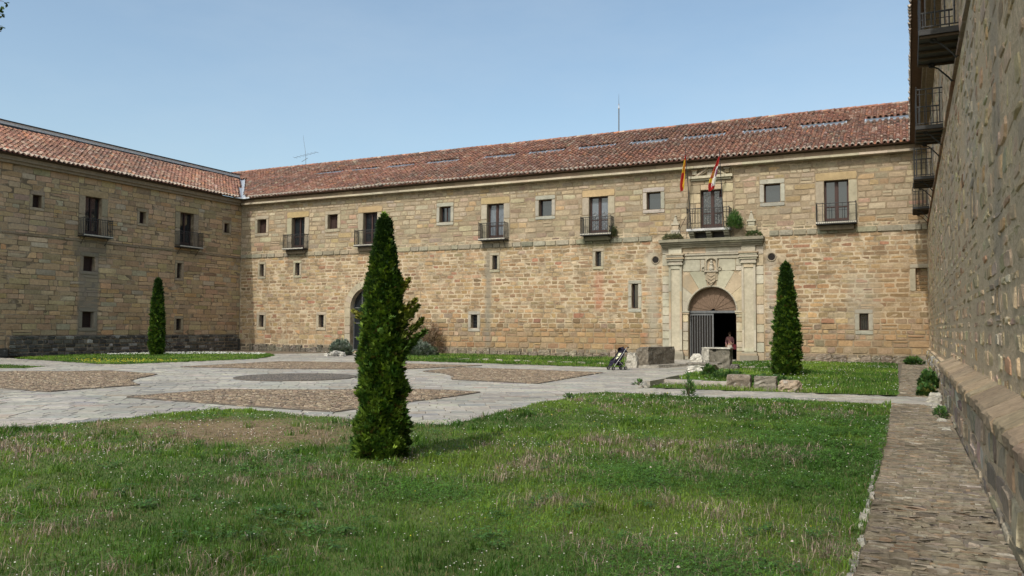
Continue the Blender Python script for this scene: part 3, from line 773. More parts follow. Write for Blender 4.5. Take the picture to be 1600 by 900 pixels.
# side arch: ring of voussoirs, jamb blocks, glazed iron door
cx, r, s, b0 = ARC; n = 13
for k in range(n):
    a0, a1 = PI*k/n+.006, PI*(k+1)/n-.006; pts = []
    inn = [(cx+r*math.cos(a0+(a1-a0)*i/3), s+r*math.sin(a0+(a1-a0)*i/3)) for i in range(4)]
    ou = [(cx+(r+.5)*math.cos(a1-(a1-a0)*i/3), s+(r+.5)*math.sin(a1-(a1-a0)*i/3)) for i in range(4)]
    m = MB(); m.prism(inn+ou, -.3, .045+random.uniform(0, .01), TM, vary((.38, .33, .24), .08)); m.build('voussoir', 'dressed', main)
for sg in (-1, 1):
    z = 0
    while z < s-.01:
        h = min(random.uniform(.45, .75), s-z)
        if s-z-h < .2: h = s-z
        x0, x1 = sorted((cx+sg*r, cx+sg*(r+.52)))
        m = MB(); vs, fs = stone_geo(TM, x0, x1, z, z+h, .045, gap=.004, jit=.005, bev=.01, back=-.3); m.add(vs, fs, vary((.38, .33, .25), .08)); m.build('jamb', 'dressed', main); z += h
m = MB(); bar(m, TM, cx-r, cx+r, 0, s, -.46, -.44); m.prism([(cx+r*math.cos(PI*k/20), s+r*math.sin(PI*k/20)) for k in range(21)], -.46, -.441, TM)
ad = m.build('arched_door', 'glass', main)
m = MB()
for x in (-1.5, -.75, 0, .75, 1.5): bar(m, TM, cx+x-.035, cx+x+.035, .12, s+math.sqrt(max(0, 2.35-x*x)), -.44, -.38)
for z in (.15, 1.1, 2.2, 2.75, 3.38): bar(m, TM, cx-r, cx+r, z, z+.07, -.44, -.385)
m.build('door_frame', 'steel', ad)

# inscription cut in a stone right of the portal (the cypress hides its middle)
def inscription(txt, x, z, size):
    cu = bpy.data.curves.new('letters', 'FONT'); cu.body = txt; cu.size = size; cu.extrude = .008
    o = bpy.data.objects.new('letters', cu); COL.objects.link(o)
    bpy.context.view_layer.update(); me = bpy.data.meshes.new_from_object(o); bpy.data.objects.remove(o)
    p = finish('inscription', me, 'iron', wallM, (x-OFF[wallM.name][0], -.047, z)); p.rotation_euler = (PI/2, 0, 0)
inscription('Santa', -7.5, 3.2, .22); inscription('al', -5.84, 3.2, .22)

# ---- left wing
mb = MB(); wall_sheet(TL, 5, YM-.001, -.3, 12.3, [(a, b, c, d) for _, a, b, c, d in OPL], [], .5, mb)
wallL = mb.build('wall', 'mortar_l', left)
PAL_L = [(6, (.42, .305, .18)), (4, (.385, .28, .165)), (2, (.44, .335, .21)), (1.0, (.43, .29, .15)), (1, (.34, .25, .16)), (.6, (.39, .335, .23))]
rects = layout(22, YM-.02, 1.0, 11.95, obstacles(OPL)+[(31.35, 50.35, .9, 1.28), (22, 51, 7.56, 7.72)], lambda v: random.uniform(.24, .42), lambda h, x, z: random.uniform(.5, 1.35) if random.random() < .8 else random.uniform(.25, .5))
rects += layout(22, 31.3, 0, 1.0, [], lambda v: .36, lambda h, x, z: random.uniform(.5, 1.1))
place_stones(wallL, rects, TL, lambda u, v: vary(pick(PAL_L), .10, .04), 'stone_l', proudfn=lambda u, v: random.uniform(.002, .02), bev=.012, gap=.008)
band(wallL, TL, 22, YM-.06, 7.56, 7.72, .05, [(1, (.25, .20, .14))], 'stone_l', 'string_stone', .8, 1.8)
def TLp(u, v, w): return (XLW+.28+w, u, v)
m = MB(); m.box(XLW, XLW+.27, 31.4, 50.3, -.2, 1.18); plin = m.build('plinth', 'mortar_l', left)
PALK = [(3, (.10, .095, .08)), (2, (.07, .068, .06)), (1, (.17, .16, .135)), (.5, (.3, .29, .26))]
rects = layout(31.4, 50.3, 0, 1.24, [], lambda v: random.uniform(.18, .3), lambda h, x, z: random.uniform(.25, .7))
place_stones(plin, rects, TLp, lambda u, v: vary(pick(PALK), .2), 'mosswall', proudfn=lambda a, b: random.uniform(.0, .06), jit=.03, bev=.03, nmax=260)
band(plin, lambda u, v, w: (XLW+v, u, 1.19+w), 31.4, 50.3, .0, .3, .05, PALK, 'mosswall', 'coping_stone', .4, .9)
m = MB(); m.box(XLW, XLW+.12, 50.3, YM-.02, 0, .9); m.box(XLW, XLW+.35, 20, 31.3, 0, .5); m.c = [(.09, .085, .07)]*len(m.v); m.build('plinth_step', 'mosswall', plin)
for i, op in enumerate(OPL): window(left, TL, *op, wallmat='stone_l', pal=(.30, .25, .175))
for uc in (37.05, 45.05): balcony(left, TL, uc, 1.12, 8.0, .6, thick=.1, step=.14)
m = MB()
for z0, z1, w1 in ((11.93, 12.1, .28), (12.103, 12.36, .42)): m.box(XLW-.05, XLW+w1, 5, YM-.5, z0, z1, (.25, .2, .14))
m.build('cornice', 'stone_l', left)

# ---- right wing
OPR = [('slit', -17.25, -15.95, 4.04, 4.43), ('slit', -12.75, -12.05, 2.17, 2.45), ('slit', -31.0, -28.4, 2.15, 2.76)]
OPR = [('slit', -17.0, -16.3, 3.95, 4.5), ('slit', -12.8, -12.3, 2.12, 2.48), ('slit', -30.3, -29.3, 2.2, 2.8)]
DRR = [(-u-.6, -u+.6, 8.35, 10.7) for u in (20.4, 29.5, 38.9, 48.1)]
mb = MB(); wall_sheet(TR, -YM+.002, 6, .9, 12.3, [(a, b, c, d) for _, a, b, c, d in OPR]+DRR, [], .45, mb)
wallR = mb.build('wall', 'mortar_r', right)
PAL_R = [(5, (.49, .375, .24)), (4, (.46, .35, .225)), (2, (.50, .40, .27)), (.8, (.46, .31, .17)), (.7, (.39, .30, .205)), (.6, (.48, .41, .31)), (.3, (.42, .27, .165))]
obsR = [(a-.1, b+.1, c-.1, d+.12) for _, a, b, c, d in OPR]+[(a-.25, b+.25, c, d+.3) for a, b, c, d in DRR]+[(-51, 6, 7.72, 7.86)]
rects = layout(-YM+.05, -4.5, 1.0, 11.95, obsR, lambda v: random.uniform(.16, .42), lambda h, x, z: random.uniform(.22, .75))
rects = [r for r in rects if random.random() < .86]
place_stones(wallR, rects, TR, lambda u, v: vary(pick(PAL_R), .16, .05), 'stone_r', proudfn=lambda u, v: random.uniform(-.010, .024), jit=.06, bev=.045, gap=.02)
band(wallR, TR, -YM+.05, -4, 7.73, 7.84, .07, [(1, (.26, .15, .10)), (1, (.22, .16, .12))], 'stone_r', 'string_stone', .9, 2.0)
for k, a, b, c, d in OPR:
    m = MB(); bar(m, TR, a, b, c, d, -.44, -.40); win = m.build('wall_slit', 'dark', right)
    for nm, q in (('lintel', (a-.1, b+.1, d, d+.12)), ('sill', (a-.1, b+.1, c-.1, c)), ('jamb', (a-.1, a, c, d)), ('jamb', (b, b+.1, c, d))):
        surround_piece(win, TR, nm, *q, .015, (.3, .25, .19), 'stone_r')
for a, b, c, d in DRR:
    m = MB(); e = .06
    for q in ((a+.003, a+e, c+.003, d-.003), (b-e, b-.003, c+.003, d-.003), ((a+b)/2-.05, (a+b)/2+.05, c+.003, d-e), (a+e, (a+b)/2-.05, d-e, d-.003), ((a+b)/2+.05, b-e, d-e, d-.003)): bar(m, TR, *q, -.26, -.18)
    dr = m.build('balcony_door', 'wood', right); m = MB(); bar(m, TR, a+.02, b-.02, c+.02, d-.02, -.28, -.25); m.build('pane', 'glass', dr)
    for nm, q in (('lintel', (a-.25, b+.25, d, d+.3)), ('jamb', (a-.25, a, c, d)), ('jamb', (b, b+.25, c, d))): surround_piece(dr, TR, nm, *q, .03, (.36, .32, .26), 'stone_r')
for i, u in enumerate((20.4, 29.5, 38.9, 48.1)):
    balcony(right, TR, -u, 1.15, 8.35, .78, rail=1.15, step=.16, scal=False, thick=.12, knob=True, boards=True)
# battered plinth with sloping coping near the path, rougher plinth further on
m = MB(); m.box(XPL+.03, XRW+.2, -4, 25.0, -.2, .86); plr = m.build('plinth', 'mortar_r', right)
def TP(u, v, w): return (XPL+.04-w, -u, v)
PALR2 = [(3, (.34, .28, .21)), (3, (.28, .235, .18)), (2, (.38, .31, .22)), (1, (.35, .25, .16)), (.8, (.42, .38, .32)), (1, (.22, .19, .155))]
rects = layout(-25.0, 3.5, -.03, .86, [], lambda v: random.uniform(.18, .34), lambda h, x, z: random.uniform(.28, .95))
place_stones(plr, rects, TP, lambda u, v: vary(pick(PALR2), .18, .05), 'stone_r', proudfn=lambda a, b: random.uniform(.0, .055), jit=.05, bev=.035, gap=.014)
u = -25.1
while u < 3.5:      # coping stones: vertical nose, sloping top
    l = random.uniform(.75, 1.35); k = random.uniform(-.012, .012); n_ = 7
    m = MB(); col = vary((.33, .255, .17), .13)
    sec = [(XRW+.05, .85), (XPL-.02+k, .86), (XPL-.045+k, .90), (XPL-.05+k, 1.0), (XPL-.03+k, 1.035), (XRW+.05, 1.22+k)]
    vs = []
    for i in range(n_+1):
        y = -(u+.006+(l-.012)*i/n_)
        vs += [(x+random.uniform(-.014, .014), y, z+random.uniform(-.012, .012)) for x, z in sec]
    q = len(sec); fs = [(i*q+j, i*q+(j+1) % q, (i+1)*q+(j+1) % q, (i+1)*q+j) for i in range(n_) for j in range(q)]+[tuple(range(q-1, -1, -1)), tuple(n_*q+j for j in range(q))]
    m.add(vs, fs, col); m.build('coping_stone', 'stone_r', plr); u += l
m = MB(); m.box(XRW-.18, XRW+.2, 25.0, YM, -.2, .7); m.box(XRW-.14, XRW+.2, 25, YM, .7, .9); plf = m.build('plinth', 'mortar_r', right)
rects = layout(-YM, -25.1, 0, .85, [], lambda v: random.uniform(.2, .34), lambda h, x, z: random.uniform(.3, .8))
place_stones(plf, rects, lambda u, v, w: (XRW-.18-w, -u, v), lambda u, v: vary(pick([(2, (.30, .26, .2)), (1, (.34, .27, .14)), (1, (.4, .39, .36))]), .1), 'stone_r', jit=.05, bev=.04, nmax=150, proudfn=lambda a, b: random.uniform(.0, .06))
surround_piece(plf, lambda u, v, w: (XRW-.2-w, -u, v), 'pale_block', -26.0, -25.3, .05, .62, .08, (.5, .49, .46), 'dressed')
m = MB()
for z0, z1, w1 in ((11.93, 12.1, .28), (12.103, 12.36, .42)): m.box(XRW+.05, XRW-w1, 2, YM-.8, z0, z1, (.22, .17, .12))
m.build('cornice', 'stone_r', right)

# ================================================================== ROOFS
PALT = [(4, (.27, .13, .09)), (3, (.22, .105, .075)), (2.5, (.33, .18, .125)), (2, (.17, .085, .065)), (1.8, (.28, .19, .15)), (1, (.42, .32, .25)), (1.2, (.11, .075, .06)), (.4, (.42, .19, .10))]
SL = math.atan(.5); CS, SN = math.cos(SL), math.sin(SL)
def RM(s, t, n): return (s, 50.02+t*CS-n*SN, 12.44+t*SN+n*CS)
def RL(s, t, n): return (-49.14-t*CS+n*SN, s, 12.44+t*SN+n*CS)
def RR(s, t, n): return (.26+t*CS-n*SN, s, 12.44+t*SN+n*CS)
ANG = [PI*(.02+.96*k/4) for k in range(5)]
def tile_geo(F, s, t, ln, r=.115, lift=.06, rim=True):
    ds = random.uniform(-.018, .018); dt = random.uniform(-.03, .03); dn = random.uniform(-.01, .016)+.05*mnoise.noise(Vector((s*.22, t*.35, 4))); yaw = random.uniform(-.03, .03)
    vs = []
    for tt, rr, nn in ((0, r*1.06, lift+.022), (ln, r*.84, lift-.008)):
        for a in ANG: vs.append(F(s+ds+yaw*tt+rr*math.cos(a), t+dt+tt, nn+dn+rr*math.sin(a)-.02))
    fs = [(k, k+1, 6+k, 5+k) for k in range(4)]
    if rim:
        for a in ANG: vs.append(F(s+ds+r*.84*math.cos(a), t+dt+.004, lift+.022+dn+r*.84*math.sin(a)-.025))
        fs += [(k, 10+k, 11+k, k+1) for k in range(4)]
    return vs, fs
def roof(parent, F, s0, s1, L, mask, sp=.335, exp=.40, skip=None, eavecol=(.33, .29, .23), nmax=300, rows=None):
    items = []; ns = int((s1-s0)/sp); nr = rows or int(L/exp)
    for j in range(nr):
        for i in range(ns):
            s = s0+(i+.5)*sp; t = j*exp
            if mask(s, t+.2) and not (skip and skip(s, t)): items.append((s, t, j))
    order = sorted(range(len(items)), key=lambda i: -seen_size(F(items[i][0], items[i][1], .1), .1)); big = set(order[:nmax])
    rest = MB(); pans = MB(); fr = OFF[parent.name]
    for i, (s, t, j) in enumerate(items):
        patch = mnoise.noise(Vector((s*.09, t*.3, 9)))
        col = vary(pick(PALT), .12, .05)
        
        k_ = .45; m_ = (.235, .135, .10) if patch < .12 else (.18, .13, .105); col = tuple(q*(1-k_)+w_*k_ for q, w_ in zip(col, m_)); col = tuple(q*(1.12 if patch < -.2 else .95 if patch > .25 else 1) for q in col)
        if j == 0: col = tuple(a*.35+b*.65 for a, b in zip(col, (.46, .42, .35)))
        vs, fs = tile_geo(F, s, t, exp+.07)
        if i in big:
            m = MB(); m.add(vs, fs, col); c = F(s, t, 0); m.build('roof_tile', 'tile', parent, tuple(c[k]-fr[k] for k in range(3)))
        else: rest.add(vs, fs, col)
        pc = vary(pick(PALT), .12); e = .018
        pans.add([F(s+sp/2-.12, t, .05), F(s+sp/2, t, .0+e), F(s+sp/2+.12, t, .05), F(s+sp/2-.12, t+exp, .04), F(s+sp/2, t+exp, .005), F(s+sp/2+.12, t+exp, .04)], [(0, 1, 4, 3), (1, 2, 5, 4)], tuple(q*.8 for q in pc))
    if rest.v: rest.build('roof_tile', 'tile', parent, kind='stuff')
    pans.build('channel_tile', 'tile', parent, kind='stuff')
LM = 9.93; LL = 5.96/CS
# roof beds
m = MB()
y1, z1 = RM(0, LM, 0)[1:]
m.add([(-49.14, 50.02, 12.42), (.26, 50.02, 12.42), (.26+8.88, y1, z1-.02), (-62, y1, z1-.02), (-62, 55.98+.0, 15.4), (-55.1, 55.98, 15.4), (-62, y1+9, 12.4), (9.2, y1+9, 12.4)],
      [(0, 1, 2, 3, 5), (5, 3, 4), (3, 2, 7, 6)], (.1, .06, .04))
roofM = m.build('roof', 'roofbed', main)
m = MB()
m.add([(-49.14, 5, 12.42), (-49.14, 50.02, 12.42), (-55.1, 55.98, 15.4), (-55.1, 5, 15.4), (-61, 5, 12.4), (-61, 56, 12.4)], [(0, 1, 2, 3), (3, 2, 5, 4)])
roofL = m.build('roof', 'roofbed', left)
m = MB()
m.add([(.26, -4, 12.42), (.26, 50.02, 12.42), (9.14, 58.9, 16.86), (9.14, -4, 16.86), (18, -4, 12.4), (18, 60, 12.4)], [(0, 1, 2, 3), (3, 2, 5, 4)])
m.add([(1.2, -4, 12.3), (1.2, 50.4, 12.3), (.3, 50.4, 12.40), (.3, -4, 12.40)], [(0, 1, 2, 3)])
roofR = m.build('roof', 'roofbed', right)
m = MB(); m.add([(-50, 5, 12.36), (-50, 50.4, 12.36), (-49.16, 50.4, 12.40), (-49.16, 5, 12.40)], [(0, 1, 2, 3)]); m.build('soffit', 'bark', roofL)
SKY = [-44.5, -40.8, -37.0, -33.15, -28.0, -24.15, -20.15, -16.2, -12.35, -8.4, -4.7, -.85]
ST0, ST1 = 5.5, 6.2
def maskM(s, t):
    x, y, _ = RM(s, t, 0); d = y-50.02
    return (x > -49.14-d+.42 if d < 5.96 else x > -61.5) and x < .2+d
def skipM(s, t): return any(abs(s-c) < 1.42 and ST0-.3 < t < ST1-.02 for c in SKY)
roof(roofM, RM, -61.5, 8.5, LM, maskM, skip=skipM)
def maskL(s, t): x, y, _ = RL(s, t, 0); return y < 50.02+(-49.14-x)-.42
roof(roofL, RL, 22, 56, LL, maskL)
roof(roofR, RR, 4, 50.3, 2.0, lambda s, t: True, rows=4)
for c in SKY:       # roof lights sunk between the tiles
    m = MB(); a, b = c-1.4, c+1.4
    def fb(x0, x1, t0, t1, n0, n1, col=(.5, .5, .5)): m.box(x0, x1, t0, t1, n0, n1, col, T=RM)
    fb(a, b, ST0-.06, ST0+.06, .0, .10); fb(a, b, ST1-.03, ST1+.05, .0, .05); fb(a, a+.08, ST0+.06, ST1-.03, .0, .09); fb(b-.08, b, ST0+.06, ST1-.03, .0, .09)
    fb(c-.03, c+.03, ST0+.06, ST1-.03, .0, .09)
    sk = m.build('roof_light', 'flashing', main)
    m = MB(); m.box(a+.08, b-.08, ST0+.06, ST1-.03, .02, .07, T=RM); m.build('pane', 'skyglass', sk)
# ridge tiles, valley gutter, metal ridge of the left wing
m = MB(); x = -61
while x < 9: 
    m.tube([(x, 58.9, 16.88+random.uniform(0, .02)), (x+.46, 58.9, 16.91+random.uniform(0, .02))], .12, 6, vary(pick(PALT), .1)); x += .44
m.build('ridge_tile', 'tile', roofM, kind='stuff')
m = MB(); p0 = Vector((-49.14, 50.0, 12.44)); p1 = Vector((-55.1, 55.98, 15.42)); d = Vector((.7, .7, 0))*.27; up = Vector((0, 0, .05))
m.add([p0-d+up*2.2, p0+up*.2, p0+d+up*2.2, p1-d+up*2.2, p1+up*.2, p1+d+up*2.2], [(0, 1, 4, 3), (1, 2, 5, 4)]); m.build('valley_gutter', 'flashing', roofM)
m = MB(); m.tube([(-49.4+.1, 49.9-.7, 12.44), (-49.05, 49.5, 12.40), (-48.8, 49.78, 12.38), (-48.3, 49.95, 12.43)], .06, 6); m.build('gutter_spout', 'flashing', roofM)
m = MB(); m.box(-55.3, -54.95, 5, 55.6, 15.40, 15.56); rd = m.build('ridge_strip', 'iron', roofL)
m = MB(); m.box(-55.28, -54.99, 5, 55.6, 15.563, 15.80); m.build('ridge_lining', 'whiteline', roofL)
m = MB(); m.box(-55.34, -54.90, 5, 55.7, 15.803, 15.86); m.build('ridge_rail', 'iron', roofL)

# ================================================================== GROUND
def sheet(name, poly, z, mat, kind='structure', parent=None, sub=None, thick=0, bumpy=0):
    bm = bmesh.new(); vs = [bm.verts.new((x, y, z)) for x, y in poly]; bm.faces.new(vs)
    bmesh.ops.triangulate(bm, faces=bm.faces[:])
    if sub: 
        bmesh.ops.subdivide_edges(bm, edges=bm.edges[:], cuts=sub, use_grid_fill=True)
    if bumpy:
        for v in bm.verts:
            v.co.z += bumpy*(mnoise.noise(Vector((v.co.x*.35, v.co.y*.35, 0)))+.4*mnoise.noise(Vector((v.co.x*1.3, v.co.y*1.3, 5))))
    if thick:
        r = bmesh.ops.extrude_face_region(bm, geom=bm.faces[:]); bmesh.ops.translate(bm, vec=(0, 0, -thick), verts=[g for g in r['geom'] if isinstance(g, bmesh.types.BMVert)])
    me = bpy.data.meshes.new(name); bm.to_mesh(me); bm.free()
    o = finish(name, me, mat, parent); OFF[o.name] = (0, 0, 0)
    if kind: o['kind'] = kind
    return o
sheet('ground', [(-700, -500), (700, -500), (700, 900), (-700, 900)], -.05, 'earth')
LAWN1 = [(-45, 2), (-30, 5.5), (-19, 8.2), (-14.78, 9.25), (-14.58, 10.35), (-14.40, 11.6), (-14.44, 13.1), (-14.2, 13.65), (-12.91, 13.72), (-10.44, 13.6), (-8.63, 13.3), (-7.98, 13.6), (-7.98, 15.14), (-8.23, 18.76),
         (-8.5, 21.7), (-8.2, 23.1), (-5.53, 22.75), (-2.91, 23.1), (-.42, 23.05), (-.37, 15), (-.42, 10), (-.41, 7), (-.43, 2), (-.5, -6), (-45, -6)]
LAWN2 = [(-8.01, 30.5), (-8.57, 36.48), (-9.1, 42.72), (-9.0, 47.6), (-7.6, 50.3), (-.65, 50.3), (-.56, 48.2), (-.27, 26.35), (-3.6, 25.95), (-5.0, 25.75), (-7.6, 25.75), (-7.85, 26.4)]
LAWN3 = [(-26.0, 39.3), (-13.6, 38.3), (-12.25, 39.2), (-13.5, 43.5), (-14.3, 50.3), (-33.9, 50.3), (-33.0, 47.5), (-29.0, 43.8)]
LAWN4 = [(-46.45, 29.72), (-40.3, 28.48), (-36.6, 27.6), (-35.1, 27.9), (-34.96, 31.09), (-34.68, 36.68), (-37.52, 41.43), (-40.54, 44.12), (-45.79, 43.88), (-48.2, 40.52), (-49.04, 34.65)]
LAWN5 = [(-46, 20.2), (-46, 25), (-39.4, 24.6), (-35.97, 24.47), (-35.2, 23.0), (-38, 21)]
PLAZA = [(-52, 6), (-14.5, 6), (-7, 12), (-7.5, 22), (.65, 22), (.68, 26.12), (-3.2, 25.98), (-7.85, 25.5), (-7.9, 30.4), (-8.57, 36.5), (-9.15, 42.9), (-9.0, 47.6), (-8.2, 50.6), (-14.0, 50.6), (-13.2, 44), (-12.3, 39.1),
         (-13.5, 38.2), (-26, 39.2), (-29, 43.6), (-33.3, 48.6), (-38, 49.0), (-40.2, 44.2), (-37.52, 41.3), (-34.6, 36.6), (-34.9, 31), (-35.0, 27.8), (-36.6, 27.5), (-40.3, 28.4), (-46.4, 29.65), (-51, 30)]
circle = lambda cx, cy, r, n=40, ry=None: [(cx+r*math.cos(2*PI*k/n), cy+(ry or r)*math.sin(2*PI*k/n)) for k in range(n)]
def curve(pts, n=5):
    """smooth the marked concave ends of the cobbled fields"""
    return pts
LOBES = [[(-33.5, 17.6), (-33.0, 21.2), (-31.2, 22.0), (-30.26, 23.45), (-28.4, 23.1), (-26.56, 22.7), (-25.9, 21.9), (-25.3, 20.9), (-24.7, 20.15), (-23.9, 19.35), (-22.9, 18.72), (-22.16, 18.28), (-22.1, 15.16), (-24.64, 15.3), (-29, 15.9)],
         [(-30.43, 27.32), (-30.8, 34.37), (-27.94, 35.3), (-24.0, 35.9), (-19.3, 36.2), (-20.5, 31.5), (-21.6, 30.4), (-23.2, 29.5), (-25.61, 28.3)],
         [(-18.68, 15.03), (-18.5, 18.09), (-17.6, 18.6), (-16.6, 19.0), (-15.2, 19.9), (-13.95, 21.0), (-12.6, 21.3), (-11.33, 21.14), (-11.26, 19.17), (-11.47, 17.32), (-11.48, 14.65), (-13.83, 14.66), (-16.54, 14.84)],
         [(-18.88, 30.01), (-19.03, 31.82), (-19.33, 33.9), (-15.6, 33.7), (-11.85, 33.21), (-11.38, 25.38), (-14.97, 25.8), (-15.4, 26.5), (-15.75, 27.3), (-16.3, 28.0), (-17.0, 28.8), (-17.85, 29.47)],
         circle(-20.72, 24.05, 2.15, 36, 2.3)]
lawns = []
for k, (P, hh) in enumerate(((LAWN1, .04), (LAWN2, .02), (LAWN3, .02), (LAWN4, .02), (LAWN5, .01))):
    lawns.append(sheet('lawn', P, .012, 'lawn', sub=3 if k else 5, bumpy=0))
plaza = sheet('plaza', PLAZA, -.012, 'joint')
# paving slabs in a turned running bond
TH = math.radians(33); ct, st_ = math.cos(TH), math.sin(TH)
def inplaza(x, y):
    if not inpoly(x, y, PLAZA): return False
    return not any(inpoly(x, y, P) for P in (LAWN1, LAWN4, LAWN5))
slabs = []
PALS = [(5, (.34, .325, .285)), (3, (.37, .35, .30)), (2, (.30, .29, .265)), (.7, (.40, .375, .32)), (.8, (.26, .255, .24)), (.5, (.33, .29, .235))]
v = -20.; 
while v < 75:
    h = random.uniform(.36, .48); u = -60+random.random()*.8
    while u < 60:
        l = random.uniform(.45, .85); cx, cy = u+l/2, v+h/2
        wx, wy = cx*ct-cy*st_, cx*st_+cy*ct
        if -53 < wx < 1.5 and 5 < wy < 52 and inpoly(wx, wy, PLAZA):
            def W(a, b): return (a*ct-b*st_, a*st_+b*ct)
            cs = [W(u, v), W(u+l, v), W(u+l, v+h), W(u, v+h)]
            ins = [inpoly(*c, PLAZA) for c in cs]
            inl = any(all(inpoly(*c, P) for c in cs) for P in LOBES+[LAWN1, LAWN2, LAWN3, LAWN4, LAWN5])
            if not inl:
                if all(ins): slabs.append((u, u+l, v, v+h))
                else:
                    for a in range(4):
                        for b in range(3):
                            r = (u+l*a/4, u+l*(a+1)/4, v+h*b/3, v+h*(b+1)/3)
                            if inpoly(*W((r[0]+r[1])/2, (r[2]+r[3])/2), PLAZA): slabs.append(r+('cut',))
        u += l
    v += h
def TG(u, v, w): return (u*ct-v*st_, u*st_+v*ct, .0+w)
order = sorted([i for i, s in enumerate(slabs) if len(s) == 4], key=lambda i: -seen_size(TG((slabs[i][0]+slabs[i][1])/2, (slabs[i][2]+slabs[i][3])/2, 0), 1/ max(3, (Vector(TG((slabs[i][0]+slabs[i][1])/2, (slabs[i][2]+slabs[i][3])/2, 0))-CAMP).length)))
vis = [i for i in order if not inpoly(*TG(slabs[i][0], slabs[i][2], 0)[:2], LAWN1)]
big = set(vis[:300]); rest = MB()
for i, s in enumerate(slabs):
    cut = len(s) > 4; a, b, c, d = s[:4]
    x, y, _ = TG((a+b)/2, (c+d)/2, 0)
    col = pick(PALS); q = mnoise.noise(Vector((x*.22, y*.22, 1)))
    if q > .12: col = tuple(k_*.86 for k_ in col)
    vs, fs = stone_geo(TG, a, b, c, d, .006+random.uniform(-.002, .005), gap=0 if cut else .009, jit=.004, bev=.004 if cut else .008, fine=False, back=-.01, tilt=.0022)
    if not cut:   # keep slab faces nearly flat
        pass
    if i in big:
        m = MB(); m.add(vs, fs, vary(col, .07, .02)); m.build('paving_slab', 'slab', plaza, (x, y, 0))
    else: rest.add(vs, fs, vary(col, .07, .02))
rest.build('paving_slab', 'slab', plaza, kind='stuff')
PALC = [(3, (.22, .17, .12)), (3, (.17, .13, .095)), (1.5, (.28, .22, .155)), (1, (.32, .27, .2)), (1, (.12, .10, .08))]
for k, P in enumerate(LOBES):
    lb = sheet('cobble_field', P, .022, 'cobblebed')
    xs = [p[0] for p in P]; ys = [p[1] for p in P]; m = MB()
    y = min(ys)
    while y < max(ys):
        x = min(xs)+random.random()*.1
        while x < max(xs):
            l = random.uniform(.08, .2)
            if inpoly(x+l/2, y+.045, P):
                c = vary(pick(PALC), .14)
                if k == 4: c = tuple((.105*.7+q*.25) for q in c)
                j = [random.uniform(-.012, .012) for _ in range(8)]; zt = .03+random.uniform(0, .014)
                m.add([(x+.006+j[0], y+.006+j[1], .015), (x+l-.006+j[2], y+.006, .015), (x+l-.006, y+.085+j[3], .015), (x+.006, y+.085+j[4], .015),
                       (x+.02+j[0], y+.02, zt), (x+l-.02, y+.02+j[5], zt), (x+l-.02+j[6], y+.07, zt), (x+.02, y+.07+j[7], zt)], [(4, 5, 6, 7), (0, 1, 5, 4), (1, 2, 6, 5), (2, 3, 7, 6), (3, 0, 4, 7)], c)
            x += l
        y += .095
    m.build('cobble', 'cobble', lb, kind='stuff')
    m = MB(); n = len(P)          # thin dark edging strip
    for i in range(n):
        if k == 0 and i in (0, n-1): pass
        m.tube([(P[i][0], P[i][1], .018), (P[(i+1) % n][0], P[(i+1) % n][1], .018)], .025, 4, (.1, .085, .07))
    m.build('edging', 'cobble', lb)
# path of stones set on edge along the right wall
path = sheet('path', [(-.46, -5), (.82, -5), (.82, 23.2), (-.42, 23.2)], -.004, 'joint')
path2 = sheet('path', [(-.35, 26.05), (.92, 26.05), (.92, 50.6), (-.6, 50.6)], -.004, 'joint')
PALPT = [(5, (.205, .175, .13)), (4, (.175, .15, .113)), (2, (.24, .21, .163)), (.8, (.22, .165, .11)), (1, (.16, .14, .12)), (.3, (.34, .31, .26))]
def pathstones(par, y0, y1, x0, x1, st):
    its = []; y = y0
    while y < y1:
        w_ = random.uniform(.020, .040)*st; x = x0+random.uniform(-.05, .03)
        while x < x1:
            l = random.uniform(.09, .24); its.append((x, min(x+l, x1+.02), y+random.uniform(-.012, .012), y+w_)); x += l
        y += w_
    order = sorted(range(len(its)), key=lambda i: -seen_size((its[i][0], its[i][2], 0), 1/its[i][2])); big = set(order[:300] if y0 < 10 else [])
    rest = MB()
    for i, (a, b, c, d) in enumerate(its):
        col = vary(pick(PALPT), .13); q = mnoise.noise(Vector((a*1.3, c*.45, 2)))
        if q > .2: col = tuple(x*.8 for x in col)
        vs, fs = stone_geo(lambda u, v, w: (u, v, w), a, b, c, d, .022+random.uniform(-.016, .018), gap=.005, jit=.009, bev=.008, fine=(c < 10), back=-.01, tilt=.007)
        if i in big: m = MB(); m.add(vs, fs, col); m.build('path_stone', 'pathstone', par, ((a+b)/2, (c+d)/2, 0))
        else: rest.add(vs, fs, col)
    rest.build('path_stone', 'pathstone', par, kind='stuff')
pathstones(path, 3.6, 23.2, -.38, .76, 1)
pathstones(path2, 26.1, 50.5, -.3, .86, 1.7)
m = MB(); y = 4.
while y < 22.8:       # broken pale kerb between lawn and path
    l = random.uniform(.08, .28)
    if random.random() < (.75 if y < 13 else .3):
        m2 = MB(); vs, fs = stone_geo(lambda u, v, w: (u, v, w), -.47+random.uniform(-.02, .02), -.385+random.uniform(-.02, .03), y, y+l, .04+random.uniform(-.01, .015), gap=.006, jit=.02, bev=.02, back=-.02); m2.add(vs, fs, vary((.34, .32, .28), .18)); m2.build('kerb_stone', 'pathstone', path)
    y += l+random.uniform(0, .12)

